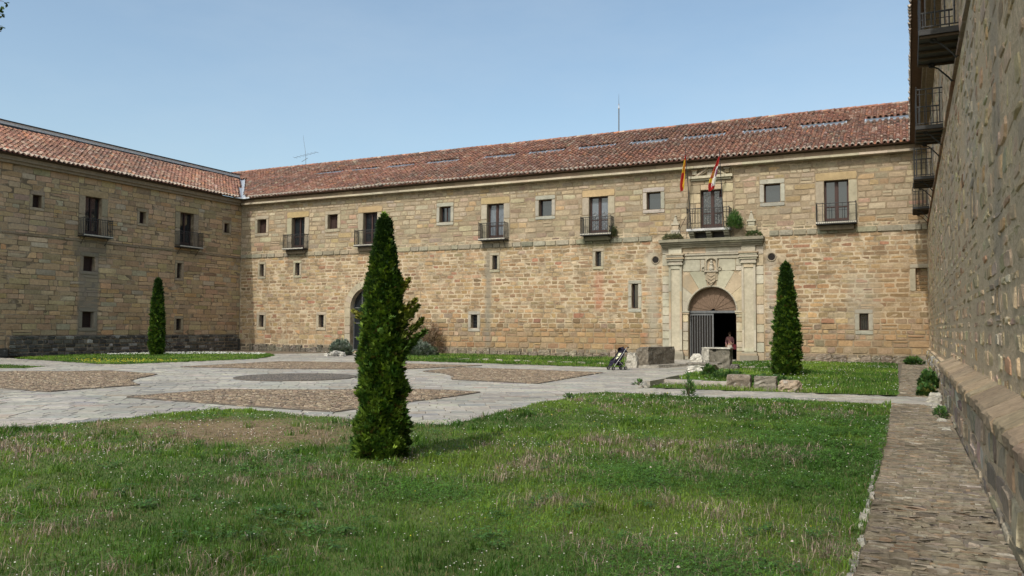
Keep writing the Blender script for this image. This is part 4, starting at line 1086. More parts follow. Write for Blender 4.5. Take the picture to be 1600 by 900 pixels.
# ================================================================== GRASS AND SMALL PLANTS
def blades(name, X, Y, Z, H, Wd, lean, col, yaw=None, curl=.5, label=None, cat='grass', mat='grass'):
    n = len(X); yaw = RNG.uniform(0, 2*PI, n) if yaw is None else yaw; la = RNG.uniform(0, 2*PI, n)
    dx, dy = np.cos(yaw)*Wd/2, np.sin(yaw)*Wd/2; lx, ly = np.cos(la)*lean*H, np.sin(la)*lean*H
    V = np.zeros((n, 5, 3))
    V[:, 0] = np.stack([X-dx, Y-dy, Z-.01], 1); V[:, 1] = np.stack([X+dx, Y+dy, Z-.01], 1)
    mx, my, mz = X+lx*(1-curl)*.5, Y+ly*(1-curl)*.5, Z+H*.58
    V[:, 2] = np.stack([mx+dx*.8, my+dy*.8, mz], 1); V[:, 3] = np.stack([mx-dx*.8, my-dy*.8, mz], 1)
    V[:, 4] = np.stack([X+lx, Y+ly, Z+H*np.sqrt(np.maximum(.15, 1-lean**2*.5))], 1)
    b = np.arange(n)[:, None]*5
    me = array_mesh(name, V.reshape(-1, 3), tris=b+np.array([[3, 2, 4]]), quads=b+np.array([[0, 1, 2, 3]]), tint=np.repeat(col, 5, 0))
    o = finish(name, me, mat, None, kind='stuff'); 
    if label: tagm(o, label, cat)
    return o
def fbm(X, Y, sc, seed):
    out = np.zeros(len(X)); r = np.random.default_rng(seed)
    for o in range(1, 5):
        for k in range(5):
            a = r.uniform(0, 2*PI); f = sc*o*r.uniform(.7, 1.4); out += np.sin((X*math.cos(a)+Y*math.sin(a))*f+r.uniform(0, 6.28)+1.7*np.sin((X*math.sin(a)-Y*math.cos(a))*f*.6))/o
    return out/6
def scatter(P, n, dens=None):
    xs = [p[0] for p in P]; ys = [p[1] for p in P]; X = []; Y = []; got = 0
    while got < n:
        k = max(20000, n)
        x = RNG.uniform(min(xs), max(xs), k); y = RNG.uniform(min(ys), max(ys), k)
        ok = inpoly_np(x, y, P)
        if dens is not None: ok &= RNG.uniform(0, 1, k) < dens(x, y)
        X.append(x[ok]); Y.append(y[ok]); got += ok.sum()
    return np.concatenate(X)[:n], np.concatenate(Y)[:n]
def hz(x, y): return .014+.07*np.clip(fbm(x, y, 1.1, 101)+.35, 0, 1.5)*np.clip((23.0-y)/2, 0, 1)*np.clip((-.4-x)/1.2, 0, 1)
def dry(x, y): return np.exp(-(((x+10.9)/3.3)**2+((y-11.2)/1.6)**2)*1.1)
def greens(n, X, Y, bright=1.0, yel=0):
    q = fbm(X, Y, .9, 3); base = np.array([.080, .165, .020]); lt = np.array([.155, .245, .032]); dk = np.array([.040, .105, .014])
    t = np.clip(.5+q+RNG.normal(0, .28, n), 0, 1)[:, None]
    c = np.where(t < .5, dk+(base-dk)*t*2, base+(lt-base)*(t-.5)*2)*bright*RNG.uniform(.75, 1.25, (n, 1))
    c = c*(1+.32*fbm(X, Y, 2.6, 15)+.22*fbm(X, Y, 6.5, 16))[:, None]  # species tone varies by clump, with tuft shadows painted into it
    return np.clip(c, .005, 1)
VIEW1 = [(-46, 1.5), (-14.78, 9.25)]+LAWN1[4:18]+[(-.40, 22.9), (-.36, 15), (-.41, 7), (-.42, 3.2), (-6.2, 3.2), (-19, 8.4)]
VIEW1 = LAWN1[2:18]+[(-.42, 23.0), (-.36, 15), (-.41, 7), (-.42, 3.3), (-5.2, 3.3)]
def dens1(x, y):
    d = np.hypot(x, y); f = (5/np.maximum(d, 5))**1.15
    return f*(1-.8*dry(x, y))
gx, gy = np.meshgrid(np.arange(-15, -.3, .16), np.arange(2.8, 23.2, .16)); sh = gx.shape; gx = gx.ravel(); gy = gy.ravel()
gi = np.arange(len(gx)).reshape(sh); gq = np.stack([gi[:-1, :-1], gi[:-1, 1:], gi[1:, 1:], gi[1:, :-1]], -1).reshape(-1, 4)
gin = inpoly_np(gx, gy, [(-15.2, 2.7)]+LAWN1[3:19]+[(-.42, 2.7)]); gq = gq[gin[gq].all(1)]
tf = finish('turf', array_mesh('turf', np.stack([gx, gy, hz(gx, gy)], 1), quads=gq, tint=np.full((len(gx), 3), .1)), 'lawn', lawns[0])
n = 305000; X, Y = scatter(VIEW1, n, dens1); d = np.hypot(X, Y)
q = fbm(X, Y, .7, 11)
tuft = fbm(X, Y, 5.0, 12)
H = (.030+.022*np.clip(q+.4, 0, 1.4)+.025*np.clip(tuft, 0, 1))*RNG.uniform(.5, 1.5, n)*(1-.55*dry(X, Y))
H *= np.where((d < 16) & (X > -6.5), 1.0, .8)
Wd = .0042*np.maximum(1, d/7.0)**.9*RNG.uniform(.7, 1.4, n)
col = greens(n, X, Y)
strawf = (RNG.uniform(0, 1, n) < (.045+.5*dry(X, Y)+.12*np.clip(fbm(X, Y, 1.1, 21), 0, 1)))
straw = np.array([.22, .17, .09])*RNG.uniform(.6, 1.2, (n, 1)); col = np.where(strawf[:, None], straw, col)
blades('grass', X, Y, hz(X, Y), H, Wd, RNG.uniform(.2, 1.2, n), col, label='short green lawn grass filling the foreground below the paved court')
# longer seed stalks, brown-pink
def stalkd(x, y):
    f = np.clip(fbm(x, y, .9, 31)+.25, .0, 1)
    return f*np.where((x > -5.0) & (x < -1.2) & (y < 13.5), 1.0, np.where(y < 9, .5, .12))*(5/np.maximum(np.hypot(x, y), 5))**.8
def tufts(nc, per, rad, dens):
    cx, cy = scatter(VIEW1, nc, dens); k = RNG.integers(per[0], per[1], nc); cx = np.repeat(cx, k); cy = np.repeat(cy, k); m_ = len(cx)
    return cx+RNG.normal(0, rad, m_), cy+RNG.normal(0, rad, m_)
X, Y = tufts(620, (8, 26), .07, stalkd); X2, Y2 = scatter(VIEW1, 5200, stalkd); X = np.concatenate([X, X2]); Y = np.concatenate([Y, Y2])
ok = inpoly_np(X, Y, VIEW1); X, Y = X[ok], Y[ok]; n = len(X); d = np.hypot(X, Y)
col = np.array([.40, .31, .26])*RNG.uniform(.35, 1.2, (n, 1))+np.random.default_rng(2).normal(0, .012, (n, 3))
blades('dry_stalks', X, Y, hz(X, Y), RNG.uniform(.05, .17, n), .0050*np.maximum(1, d/8)*RNG.uniform(.6, 1.4, n), RNG.uniform(.2, 2.2, n), np.clip(col, .02, 1), curl=.7, label='dry pinkish grass stalks bent over in the foreground lawn')
# broad dark tall grass blades in tufts
X, Y = tufts(900, (14, 34), .05, lambda x, y: np.clip(fbm(x, y, 1.6, 41)+.15, 0, 1)*(5/np.maximum(np.hypot(x, y), 5))**1.1*(1-.9*dry(x, y)))
ok = inpoly_np(X, Y, VIEW1); X, Y = X[ok], Y[ok]; n = len(X); d = np.hypot(X, Y)
blades('tall_grass', X, Y, hz(X, Y), RNG.uniform(.06, .16, n), .006*np.maximum(1, d/8)*RNG.uniform(.7, 1.3, n), RNG.uniform(.1, 1.1, n), greens(n, X, Y, 1.0), label='tufts of taller green grass standing out of the foreground lawn')
# clover: flat three-leaf rosettes
def leaves3(name, X, Y, Z, R, col, label, cat):
    n = len(X); V = np.zeros((n, 3, 4, 3)); a0 = RNG.uniform(0, 2*PI, n); tx = RNG.normal(0, .28, (n, 3)); 
    for k in range(3):
        a = a0+k*2*PI/3; ca, sa = np.cos(a), np.sin(a); tz = tx[:, k]
        for j, (rr, sd_) in enumerate(((.1, 0), (.75, -.45), (1.05, 0), (.75, .45))):
            V[:, k, j, 0] = X+R*(rr*ca-sd_*sa); V[:, k, j, 1] = Y+R*(rr*sa+sd_*ca); V[:, k, j, 2] = Z+R*rr*tz+R*.15*(j != 2)
    b = np.arange(n*3)[:, None]*4
    me = array_mesh(name, V.reshape(-1, 3), quads=b+np.array([[0, 1, 2, 3]]), tint=np.repeat(col, 12, 0))
    return tagm(finish(name, me, 'grass', None, kind='stuff'), label, cat)
def cloverd(x, y):
    blob = lambda cx, cy, rx, ry: np.exp(-(((x-cx)/rx)**2+((y-cy)/ry)**2)*1.3)
    f = blob(-1.15, 14.6, .95, 3.4)*np.clip(.55+1.2*fbm(x, y, 3.2, 52), .05, 1)+.8*blob(-3.0, 9.6, .7, 1.1)+.8*blob(-1.5, 6.3, .7, .7)+.7*blob(-5.2, 8.0, .9, .7)+.35*np.clip(fbm(x, y, 1.5, 51)-.25, 0, 1)
    return np.clip(f, 0, 1)*(6/np.maximum(np.hypot(x, y), 6))**.8
n = 26000; X, Y = scatter(VIEW1, n, cloverd)
dd = np.hypot(X, Y)
col = np.array([.075, .170, .028])*RNG.uniform(.5, 1.6, (n, 1))*(1+.4*fbm(X, Y, 3, 91))[:, None]
leaves3('clover', X, Y, hz(X, Y)+RNG.uniform(.03, .10, n), RNG.uniform(.012, .020, n)*np.maximum(1, dd/9), col, 'dark green clover patches with round leaves in the foreground lawn', 'clover')
# small pale flowers
def flowers(name, X, Y, Z, R, col, label, cat):
    n = len(X); V = np.zeros((n, 6, 3)); 
    for k in range(5):
        a = 2*PI*k/5; V[:, k] = np.stack([X+R*math.cos(a), Y+R*math.sin(a), Z+R*RNG.uniform(-.25, .25, n)], 1)
    V[:, 5] = np.stack([X, Y, Z+R*.9], 1); b = np.arange(n)[:, None]*6; T_ = []
    tr = np.concatenate([b+np.array([[k, (k+1) % 5, 5]]) for k in range(5)])
    me = array_mesh(name, V.reshape(-1, 3), tris=tr, tint=np.repeat(col, 6, 0)); return tagm(finish(name, me, 'grass', None, kind='stuff'), label, cat)
cx, cy = scatter(VIEW1, 150, lambda x, y: (.25+np.clip(fbm(x, y, 1.3, 95), 0, 1))*(5/np.maximum(np.hypot(x, y), 5))**1.2*(1-.8*dry(x, y)))
X = np.repeat(cx, 16)+RNG.normal(0, .06, 150*16); Y = np.repeat(cy, 16)+RNG.normal(0, .06, 150*16); ok = inpoly_np(X, Y, VIEW1); X, Y = X[ok], Y[ok]; n = len(X)
leaves3('broadleaf_weeds', X, Y, hz(X, Y)+RNG.uniform(.03, .08, n), RNG.uniform(.022, .042, n), np.array([.06, .14, .03])*RNG.uniform(.55, 1.4, (n, 1)), 'clumps of broad leafed weeds scattered through the foreground lawn', 'weeds')
n = 2300; X, Y = scatter(VIEW1, n, lambda x, y: (.12+np.clip(fbm(x, y, 2.2, 61), 0, 1))*(5/np.maximum(np.hypot(x, y), 5))**.9)
dd = np.hypot(X, Y)
flowers('daisies', X, Y, hz(X, Y)+RNG.uniform(.05, .10, n), RNG.uniform(.0045, .008, n)*np.maximum(1, dd/9), np.where(RNG.uniform(0, 1, (n, 1)) < .03, np.array([[.75, .6, .05]]), np.array([[.66, .64, .62]]))*RNG.uniform(.7, 1.1, (n, 1)), 'tiny white daisies scattered over the foreground lawn', 'daisies')
cl = [(-1.55, 6.0), (-1.05, 5.9), (-.78, 5.6), (-1.32, 5.3), (-2.9, 9.9), (-1.8, 6.9), (-.9, 7.2), (-1.2, 13.8), (-.8, 12.6), (-1.6, 15.0), (-1.0, 16.4), (-.6, 14.9), (-2.6, 6.5)]
X = np.array([c[0] for c in cl]); Y = np.array([c[1] for c in cl]); flowers('clover_flowers', X, Y, hz(X, Y)+.12, np.full(len(X), .016), np.tile([[.6, .5, .47]], (len(X), 1)), 'round pale pink clover heads above the dark clover leaves', 'flowers')
# grass of the four smaller lawns
for P, n, lab, hh, br in ((LAWN2, 60000, 'lit green grass of the small lawn right of the portal around the far cypress', .11, 1.1), (LAWN3, 30000, 'thin strip of grass along the foot of the sunlit facade', .12, 1.0), (LAWN4, 26000, 'pointed grass bed in front of the mossy plinth at the left', .07, 1.15), (LAWN5, 5000, 'sliver of grass at the left edge of the paved court', .05, 1.0)):
    X, Y = scatter(P, n, lambda x, y: np.clip(.75+.6*fbm(x, y, .8, 71), .1, 1)); dd = np.hypot(X, Y)
    col = greens(n, X, Y, br); sf = RNG.uniform(0, 1, n) < .06; col = np.where(sf[:, None], np.array([[.3, .26, .15]]), col)
    blades('grass', X, Y, np.full(n, .012), hh*RNG.uniform(.35, 1.3, n)*(1+.5*fbm(X, Y, 1.2, 72)), .012*dd/35*RNG.uniform(.7, 1.5, n)*1.6, RNG.uniform(.1, .8, n), col, label=lab)
n = 900; X, Y = scatter([(-47, 35), (-47.8, 40.5), (-45.8, 43.6), (-40.5, 43.8), (-38.5, 41.5), (-41.5, 40.5), (-44.5, 38)], n)
flowers('daisies', X, Y, RNG.uniform(.07, .12, n), RNG.uniform(.02, .045, n), np.full((n, 3), .7), 'band of white daisies in front of the mossy plinth', 'daisies')
n = 200; X, Y = scatter([(-41, 28.8), (-36.5, 27.8), (-35.3, 28.2), (-35.1, 32), (-37.5, 32), (-41, 30.5)], n)
flowers('dandelions', X, Y, RNG.uniform(.07, .12, n), RNG.uniform(.02, .035, n), np.tile([[.6, .5, .04]], (n, 1)), 'yellow flowers in the near point of the left grass bed', 'flowers')
n = 500; X, Y = scatter(LAWN2, n, lambda x, y: np.clip(fbm(x, y, 1.4, 81), 0.05, 1))
flowers('daisies', X, Y, RNG.uniform(.09, .14, n), RNG.uniform(.012, .025, n), np.full((n, 3), .62), 'white daisies in the small lawn round the far cypress', 'daisies')

# ================================================================== TREES AND SHRUBS
def sprays(n, pos, dirs, size, rng, spread=.5, per=5, asp=.34):
    """each spray: a fan of narrow kites; returns vertices (n*per*4) and quads"""
    up = np.array([0, 0, 1.]); D = dirs/np.linalg.norm(dirs, axis=1, keepdims=True)
    S = np.cross(D, up+rng.normal(0, .35, (n, 3))); S /= np.linalg.norm(S, axis=1, keepdims=True)+1e-9
    Nn = np.cross(S, D); out = np.zeros((n, per, 4, 3))
    for k in range(per):
        a = (k-(per-1)/2)/per*2*spread+rng.normal(0, .12, n); L = size*rng.uniform(.7, 1.25, n)
        d = D*np.cos(a)[:, None]+S*np.sin(a)[:, None]+Nn*rng.normal(0, .18, (n, 1)); s = np.cross(d, Nn)
        w_ = (L*asp)[:, None]*s/2; b = pos
        out[:, k, 0] = b; out[:, k, 1] = b+d*(L*.55)[:, None]+w_; out[:, k, 2] = b+d*L[:, None]; out[:, k, 3] = b+d*(L*.55)[:, None]-w_
    return out.reshape(-1, 3), np.arange(n*per*4).reshape(-1, 4)
def cypress(label, base, H, prof, n, size, seed, extra=None, group='columnar cypresses in the courtyard', per=5):
    rng = np.random.default_rng(seed)
    t = root('cypress', label, 'tree', base, group)
    m = MB(); tr = prof(0.05)*.16
    m.tube([(base[0], base[1], -.05), (base[0]+.01, base[1], H*.4), (base[0], base[1], H*.93)], [tr*1.3+.02, tr*.8, .006], 8); m.build('trunk', 'bark', t)
    zt = np.linspace(0, 1, 24)
    def rad(z, a): 
        q = 3.5/H; s = np.sin(a*3+z*H*q*4.3+seed)*.09+np.sin(a*5-z*H*q*7.1+seed*2)*.08+np.sin(z*H*q*13+a*2)*.09+np.abs(np.sin(z*H*q*10+a*3.5+seed))*.16-.08
        return np.vectorize(prof)(z)*(1+s)
    z = rng.uniform(0, 1, n*2); keep = rng.uniform(0, 1, n*2) < np.vectorize(prof)(z)/max(prof(q) for q in zt)+.12; z = z[keep][:n]; n = len(z)
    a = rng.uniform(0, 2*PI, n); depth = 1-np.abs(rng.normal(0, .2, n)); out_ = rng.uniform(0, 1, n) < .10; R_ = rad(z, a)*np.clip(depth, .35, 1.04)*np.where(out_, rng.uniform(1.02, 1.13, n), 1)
    P = np.stack([base[0]+R_*np.cos(a), base[1]+R_*np.sin(a), .03+z*H*.985], 1)
    sun_ = rng.normal(0, .45, n)
    D = np.stack([np.cos(a)*.75+rng.normal(0, .35, n), np.sin(a)*.75+rng.normal(0, .35, n), rng.uniform(.25, 1.3, n)], 1)
    V, Q = sprays(n, P, D, size*rng.uniform(.7, 1.3, n)*np.where(out_, 1.3, 1), rng, .55, per)
    clump = np.sin(a*7+z*H*9+seed)+np.sin(a*4-z*H*15)
    base_c = np.array([.040, .10, .016]); lt = np.array([.19, .28, .035]); old = np.array([.085, .07, .02])
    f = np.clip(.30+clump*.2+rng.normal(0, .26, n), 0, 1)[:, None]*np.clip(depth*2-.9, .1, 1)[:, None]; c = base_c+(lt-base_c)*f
    o_ = rng.uniform(0, 1, n) < .035; c = np.where(o_[:, None], old, c)
    c = c*rng.uniform(.7, 1.25, (n, 1))
    tint = np.repeat(c, per*4, 0)
    if extra:       # loose branches that stick out of the column
        for (ang, zz, ln, rise, col) in extra:
            k = int(330*ln/.3*(per/5)); tt = rng.uniform(0, 1, k)
            r0 = prof(zz/H)*.8; px = base[0]+math.cos(ang)*(r0+tt*ln); py = base[1]+math.sin(ang)*(r0+tt*ln); pz = zz+tt*rise*(.6+.4*tt)
            off = rng.normal(0, .036, (k, 3))*(1.35-tt)[:, None]
            V2, Q2 = sprays(k, np.stack([px, py, pz], 1)+off, np.stack([np.full(k, math.cos(ang)), np.full(k, math.sin(ang)), np.full(k, .9*rise/ln)+rng.normal(0, .3, k)], 1), np.full(k, size*.9), rng, .5, per)
            Q = np.concatenate([Q, Q2+len(V)]); V = np.concatenate([V, V2]); tint = np.concatenate([tint, np.repeat(np.array([col])*rng.uniform(.7, 1.2, (k, 1)), per*4, 0)])
    me = array_mesh('crown', V-np.array(base), quads=Q, tint=tint)
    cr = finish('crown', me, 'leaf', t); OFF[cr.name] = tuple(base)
    # inner twigs keep the column dense
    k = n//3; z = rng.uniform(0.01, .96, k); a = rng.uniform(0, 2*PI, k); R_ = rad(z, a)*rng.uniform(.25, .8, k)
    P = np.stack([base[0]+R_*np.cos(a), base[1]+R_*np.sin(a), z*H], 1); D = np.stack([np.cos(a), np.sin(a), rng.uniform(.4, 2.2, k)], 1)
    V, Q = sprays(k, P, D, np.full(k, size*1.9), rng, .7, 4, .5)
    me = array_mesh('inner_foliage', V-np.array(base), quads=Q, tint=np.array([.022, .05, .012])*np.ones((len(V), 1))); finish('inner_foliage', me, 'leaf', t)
    return t
def prof_fn(pts):
    xs = [p[0] for p in pts]; ys = [p[1] for p in pts]
    return lambda z: float(np.interp(z, xs, ys))
pf1 = prof_fn([(0, .30), (.057, .375), (.11, .35), (.21, .285), (.315, .29), (.444, .275), (.574, .27), (.70, .215), (.78, .165), (.88, .09), (.95, .03), (1, .0)])
G1 = (.13, .17, .03)
cypress('largest and nearest columnar cypress, standing in the foreground lawn', (-6.76, 9.66, 0), 3.54, pf1, 27000, .056, 3,
        extra=[(.35, 1.72, .34, .30, G1), (.2, 1.95, .30, .26, G1), (.5, 2.08, .24, .22, (.19, .20, .03)), (.25, 1.5, .26, .22, (.06, .12, .02)), (.45, 2.38, .17, .2, (.2, .21, .03)), (.3, 1.62, .38, .22, (.07, .13, .02)), (3.5, 2.0, .2, .13, (.22, .22, .04)), (3.3, 1.2, .1, .05, G1)])
pf2 = prof_fn([(0, .28), (.06, .39), (.2, .42), (.45, .37), (.7, .29), (.88, .15), (.96, .05), (1, .0)])
cypress('slim columnar cypress in the pointed grass bed before the left wing', (-44.55, 38.0, 0), 5.1, pf2, 6000, .13, 5)
pf3 = prof_fn([(0, .38), (.06, .50), (.2, .52), (.45, .42), (.7, .29), (.88, .15), (.96, .05), (1, .0)])
cypress('columnar cypress standing in the small lawn right of the portal', (-4.5, 35.0, 0), 4.68, pf3, 8000, .11, 9)

def bush(name, label, cat, base, rx, ry, h, n, size, cols, seed, per=4, stems=8, asp=.3, upw=1.0, group=None, flat=0):
    rng = np.random.default_rng(seed); t = root(name, label, cat, base, group)
    m = MB()
    for k in range(stems):
        a = rng.uniform(0, 2*PI); q = rng.uniform(.3, .8)
        m.tube([(base[0]+rng.uniform(-.1, .1)*rx, base[1]+rng.uniform(-.1, .1)*ry, base[2]-.02), (base[0]+math.cos(a)*rx*q*.5, base[1]+math.sin(a)*ry*q*.5, base[2]+h*.4), (base[0]+math.cos(a)*rx*q, base[1]+math.sin(a)*ry*q, base[2]+h*rng.uniform(.6, .9))], [.014*h+.004, .01*h+.002, .003], 5)
    m.build('stem', 'bark', t)
    a = rng.uniform(0, 2*PI, n); el = np.arcsin(rng.uniform(0, 1, n)); r = 1-np.abs(rng.normal(0, .22, n)); r = np.clip(r, .2, 1.05)*(1+.12*np.sin(a*4+seed)+.1*np.sin(a*7+el*6))
    P = np.stack([base[0]+rx*r*np.cos(a)*np.cos(el), base[1]+ry*r*np.sin(a)*np.cos(el), base[2]+h*r*np.sin(el)*(.95)], 1)
    D = np.stack([np.cos(a)*np.cos(el)+rng.normal(0, .3, n), np.sin(a)*np.cos(el)+rng.normal(0, .3, n), np.sin(el)*upw+rng.uniform(0, .6, n)], 1)
    V, Q = sprays(n, P, D, size*rng.uniform(.7, 1.3, n), rng, .6, per, asp)
    c = np.array(cols)[rng.integers(0, len(cols), n)]*rng.uniform(.7, 1.3, (n, 1))
    me = array_mesh('foliage', V-np.array(base), quads=Q, tint=np.repeat(c, per*4, 0)); finish('foliage', me, 'leaf', t); return t
LAV = [(.13, .17, .13), (.17, .21, .17), (.10, .14, .11), (.2, .22, .2)]
bush('lavender_bush', 'wide grey green lavender bush low against the facade right of the arch', 'shrub', (-30.3, 46.6, 0), 1.9, 1.0, .95, 2600, .2, LAV, 21, group='lavender bushes by the side arch')
bush('lavender_bush', 'smaller grey green lavender bush in front of the arched side door', 'shrub', (-34.6, 44.6, 0), .75, .7, 1.0, 1200, .2, LAV, 22, group='lavender bushes by the side arch')
bush('dry_shrub', 'brown leafless shrub climbing the wall behind the lavender', 'shrub', (-31.2, 50.2, 0), 1.5, .35, 2.3, 900, .24, [(.14, .09, .055), (.2, .14, .09), (.1, .065, .04)], 23, per=3, stems=16, asp=.10)
GR = [(.05, .12, .03), (.07, .15, .035), (.035, .085, .025), (.1, .17, .04)]
bush('wall_plant', 'bushy green plant growing at the foot of the right wall beside the plinth end', 'plant', (.58, 30.4, 0), .28, .8, .55, 700, .10, GR, 24, asp=.6)
bush('wall_plant', 'low green and yellowish plant on the pale crossing at the right wall', 'plant', (.45, 26.6, 0), .22, .4, .38, 350, .10, GR+[(.2, .2, .05)], 25, asp=.6)
bush('wall_plant', 'small weed tuft under the coping on the path edge', 'plant', (.62, 20.5, 0), .14, 1.2, .18, 260, .06, GR, 26, asp=.4)
bush('wall_plant', 'green weeds in the far corner where the two walls meet', 'plant', (.2, 50.1, 0), .4, .3, .38, 160, .16, GR, 27, asp=.5)
bush('wall_plant', 'green plant rooted in the central balcony beside its right corner', 'plant', (-9.4, 50.1, 8.0), .42, .35, 1.05, 420, .26, GR, 28, asp=.10, upw=1.8)
bush('wall_plant', 'tufts of weeds on the left end of the portal cornice', 'plant', (-13.3, 50.4, 7.54), .7, .2, .35, 400, .13, [(.12, .14, .07), (.17, .17, .09)], 29, asp=.2)
bush('wall_plant', 'weeds on the right end of the portal cornice', 'plant', (-8.3, 50.4, 7.54), .5, .2, .3, 300, .12, [(.07, .12, .04), (.12, .14, .06)], 30, asp=.2)
bush('wall_plant', 'small dark weed at the right end of the fourth balcony', 'plant', (-17.3, 50.5, 7.95), .25, .25, .7, 260, .13, [(.06, .09, .04), (.1, .1, .05)], 31, asp=.2)
bush('weed_plant', 'tall leafy weed at the edge of the pale stone walk', 'plant', (-5.6, 22.9, 0), .14, .14, .55, 70, .14, GR, 32, asp=.16, upw=4)
bush('weed_plant', 'weed clump growing by the step of the stone pedestal', 'plant', (-7.3, 33.2, 0), .3, .2, .45, 160, .13, GR, 33, asp=.4, upw=2)
bush('weed_plant', 'small dark weed on the paving left of the kerb stones', 'plant', (-8.2, 26.6, 0), .12, .10, .2, 22, .12, GR, 34, asp=.3, upw=3)
bush('weed_plant', 'small weed at the plaza edge of the foreground lawn', 'plant', (-8.3, 20.6, 0), .10, .10, .14, 26, .09, GR, 35, asp=.3, upw=2)
bush('weed_plant', 'broad leafed weed tuft before the far cypress', 'plant', (-4.4, 29.6, 0), .9, .5, .26, 420, .13, GR, 36, asp=.3, upw=1.6)
bush('weed_plant', 'leafy weeds behind the two squared stones', 'plant', (-6.1, 31.2, 0), .8, .4, .3, 300, .12, GR, 37, asp=.3, upw=1.6)

# leafy branch tips at the top left corner belong to a tree left of the camera
tr = root('broadleaf_tree', 'tree whose few leafy twigs reach in at the top left corner', 'tree', (-3.9, -1.8, 0))
m = MB(); m.tube([(-3.9, -1.8, -.1), (-3.85, -1.7, 1.9), (-3.8, -1.5, 3.2)], [.07, .055, .03], 8); m.build('trunk', 'bark', tr)
m = MB(); m.tube([(-3.82, -1.55, 3.0), (-3.3, -.2, 3.2), (-2.6, 1.1, 2.95), (-2.42, 1.46, 2.80)], [.03, .018, .006, .003], 6); m.tube([(-2.6, 1.1, 2.95), (-2.41, 1.46, 2.73)], [.004, .002], 5); m.build('branch', 'bark', tr)
m = MB(); m.tube([(-3.84, -1.6, 2.6), (-4.6, -1.2, 3.6)], [.03, .01], 6); m.build('branch', 'bark', tr)
rng = np.random.default_rng(77); n = 1300; th = rng.uniform(0, 2*PI, n); ph = np.arccos(rng.uniform(-1, 1, n)); rr = rng.uniform(.3, 1, n)**.5
cen = np.array([[-4.1, -1.8, 3.6], [-4.7, -1.3, 3.7], [-3.5, -1.2, 3.5]]); rad = np.array([.8, .6, .6]); ci = rng.integers(0, 3, n)
P = cen[ci]+np.stack([np.cos(th)*np.sin(ph), np.sin(th)*np.sin(ph), np.cos(ph)], 1)*(rad[ci]*rr)[:, None]
m = MB(); m.tube([(-2.44, 1.42, 2.95), (-2.42, 1.44, 2.87), (-2.414, 1.446, 2.80), (-2.417, 1.449, 2.74)], [.003, .002, .0015, .001], 5)
tips = [(-2.386, 1.458, 2.856), (-2.391, 1.457, 2.83), (-2.390, 1.458, 2.818), (-2.391, 1.457, 2.811), (-2.389, 1.46, 2.782), (-2.395, 1.459, 2.768), (-2.393, 1.458, 2.825)]
for p in tips: m.tube([(-2.415, 1.446, p[2]+.006), p], .0007, 4)
m.build('twig', 'bark', tr)
P2 = np.repeat(np.array(tips), 3, 0)+rng.normal(0, .003, (21, 3)); k = 21
P = np.concatenate([P, P2]); n = len(P)
V, Q = sprays(n, P, rng.normal(0, 1, (n, 3)), np.where(np.arange(n) < n-k, .07, .010), rng, .8, 4, .55)
finish('crown', array_mesh('crown', V-np.array([-3.9, -1.8, 0]), quads=Q, tint=np.array([.05, .10, .025])*np.ones((len(V), 1))), 'leaf', tr)

# ================================================================== STONES ON THE GROUND
def rock(name, label, cat, base, poly, h, col, jit=.04, lean=0, seed=0, parent=None, top=.9, mat='slab', seg=3, rounded=0):
    seg += 2
    """block from a ground outline (local coords), roughened faces"""
    random.seed(seed+100); n0 = len(poly); ol = []
    for i in range(n0):
        a, b = poly[i], poly[(i+1) % n0]
        for k in range(seg): ol.append((a[0]+(b[0]-a[0])*k/seg, a[1]+(b[1]-a[1])*k/seg))
    n = len(ol); cx = sum(p[0] for p in ol)/n; cy = sum(p[1] for p in ol)/n
    lv = 7; vs = []; fs = []
    for l in range(lv):
        f = l/(lv-1); s = 1-(1-top)*f; 
        if rounded: s = math.sqrt(max(.02, 1-(f**2)*rounded))
        for x, y in ol:
            z = h*f
            vs.append((base[0]+cx+(x-cx)*s+lean*f+random.uniform(-jit, jit), base[1]+cy+(y-cy)*s+random.uniform(-jit, jit), base[2]+(z-.04 if l == 0 else z+random.uniform(-jit, jit)*.6)))
    for l in range(lv-1):
        for k in range(n): fs.append((l*n+k, l*n+(k+1) % n, (l+1)*n+(k+1) % n, (l+1)*n+k))
    for _ in range(2+n//6):       # chipped upper edges
        k = random.randrange(n); i_ = (lv-1)*n+k; x, y, z = vs[i_]; f = random.uniform(.05, .16)
        vs[i_] = (x+(base[0]+cx-x)*f*1.2, y+(base[1]+cy-y)*f*1.2, z-h*f*1.2)
    vs.append((base[0]+cx+lean, base[1]+cy, base[2]+h+random.uniform(0, jit))); fs += [((lv-1)*n+k, (lv-1)*n+(k+1) % n, len(vs)-1) for k in range(n)]
    m = MB(); m.add(vs, fs, col)
    if parent is not None: return m.build(name, mat, parent)
    o = m.build(name, mat, None, base, smooth=False); OFF[o.name] = tuple(base)
    if label: tagm(o, label, cat)
    return o
MS['oldstone'] = m_tint('weathered carved stone', .45, 1.35, 6, 1, .03, speck=((.32, .31, .28), 5, .6))
b = rock('stone_block', 'big dark weathered stone block lying left of the portal', 'stone block', (-11.65, 40.2, 0), [(-.45, -1.5), (.15, -1.3), (.75, 1.5), (-.15, 1.6)], 1.0, (.17, .15, .12), .025, seed=1, top=.97, mat='oldstone')
rock('stone_fragment', 'pale rounded stone fragment leaning on the big dark block', 'stone block', (-12.25, 38.75, 0), [(-.3, -.25), (.28, -.3), (.3, .3), (-.2, .35)], .72, (.38, .36, .31), .04, seed=2, top=.75, mat='oldstone', rounded=.5)
rock('stone_block', 'low moulded stone slab under the big dark block', 'stone block', (-11.4, 40.3, 0), [(-.75, -1.75), (.5, -1.7), (1.2, 1.7), (-.3, 1.9)], .14, (.27, .25, .21), .02, seed=3, mat='oldstone')
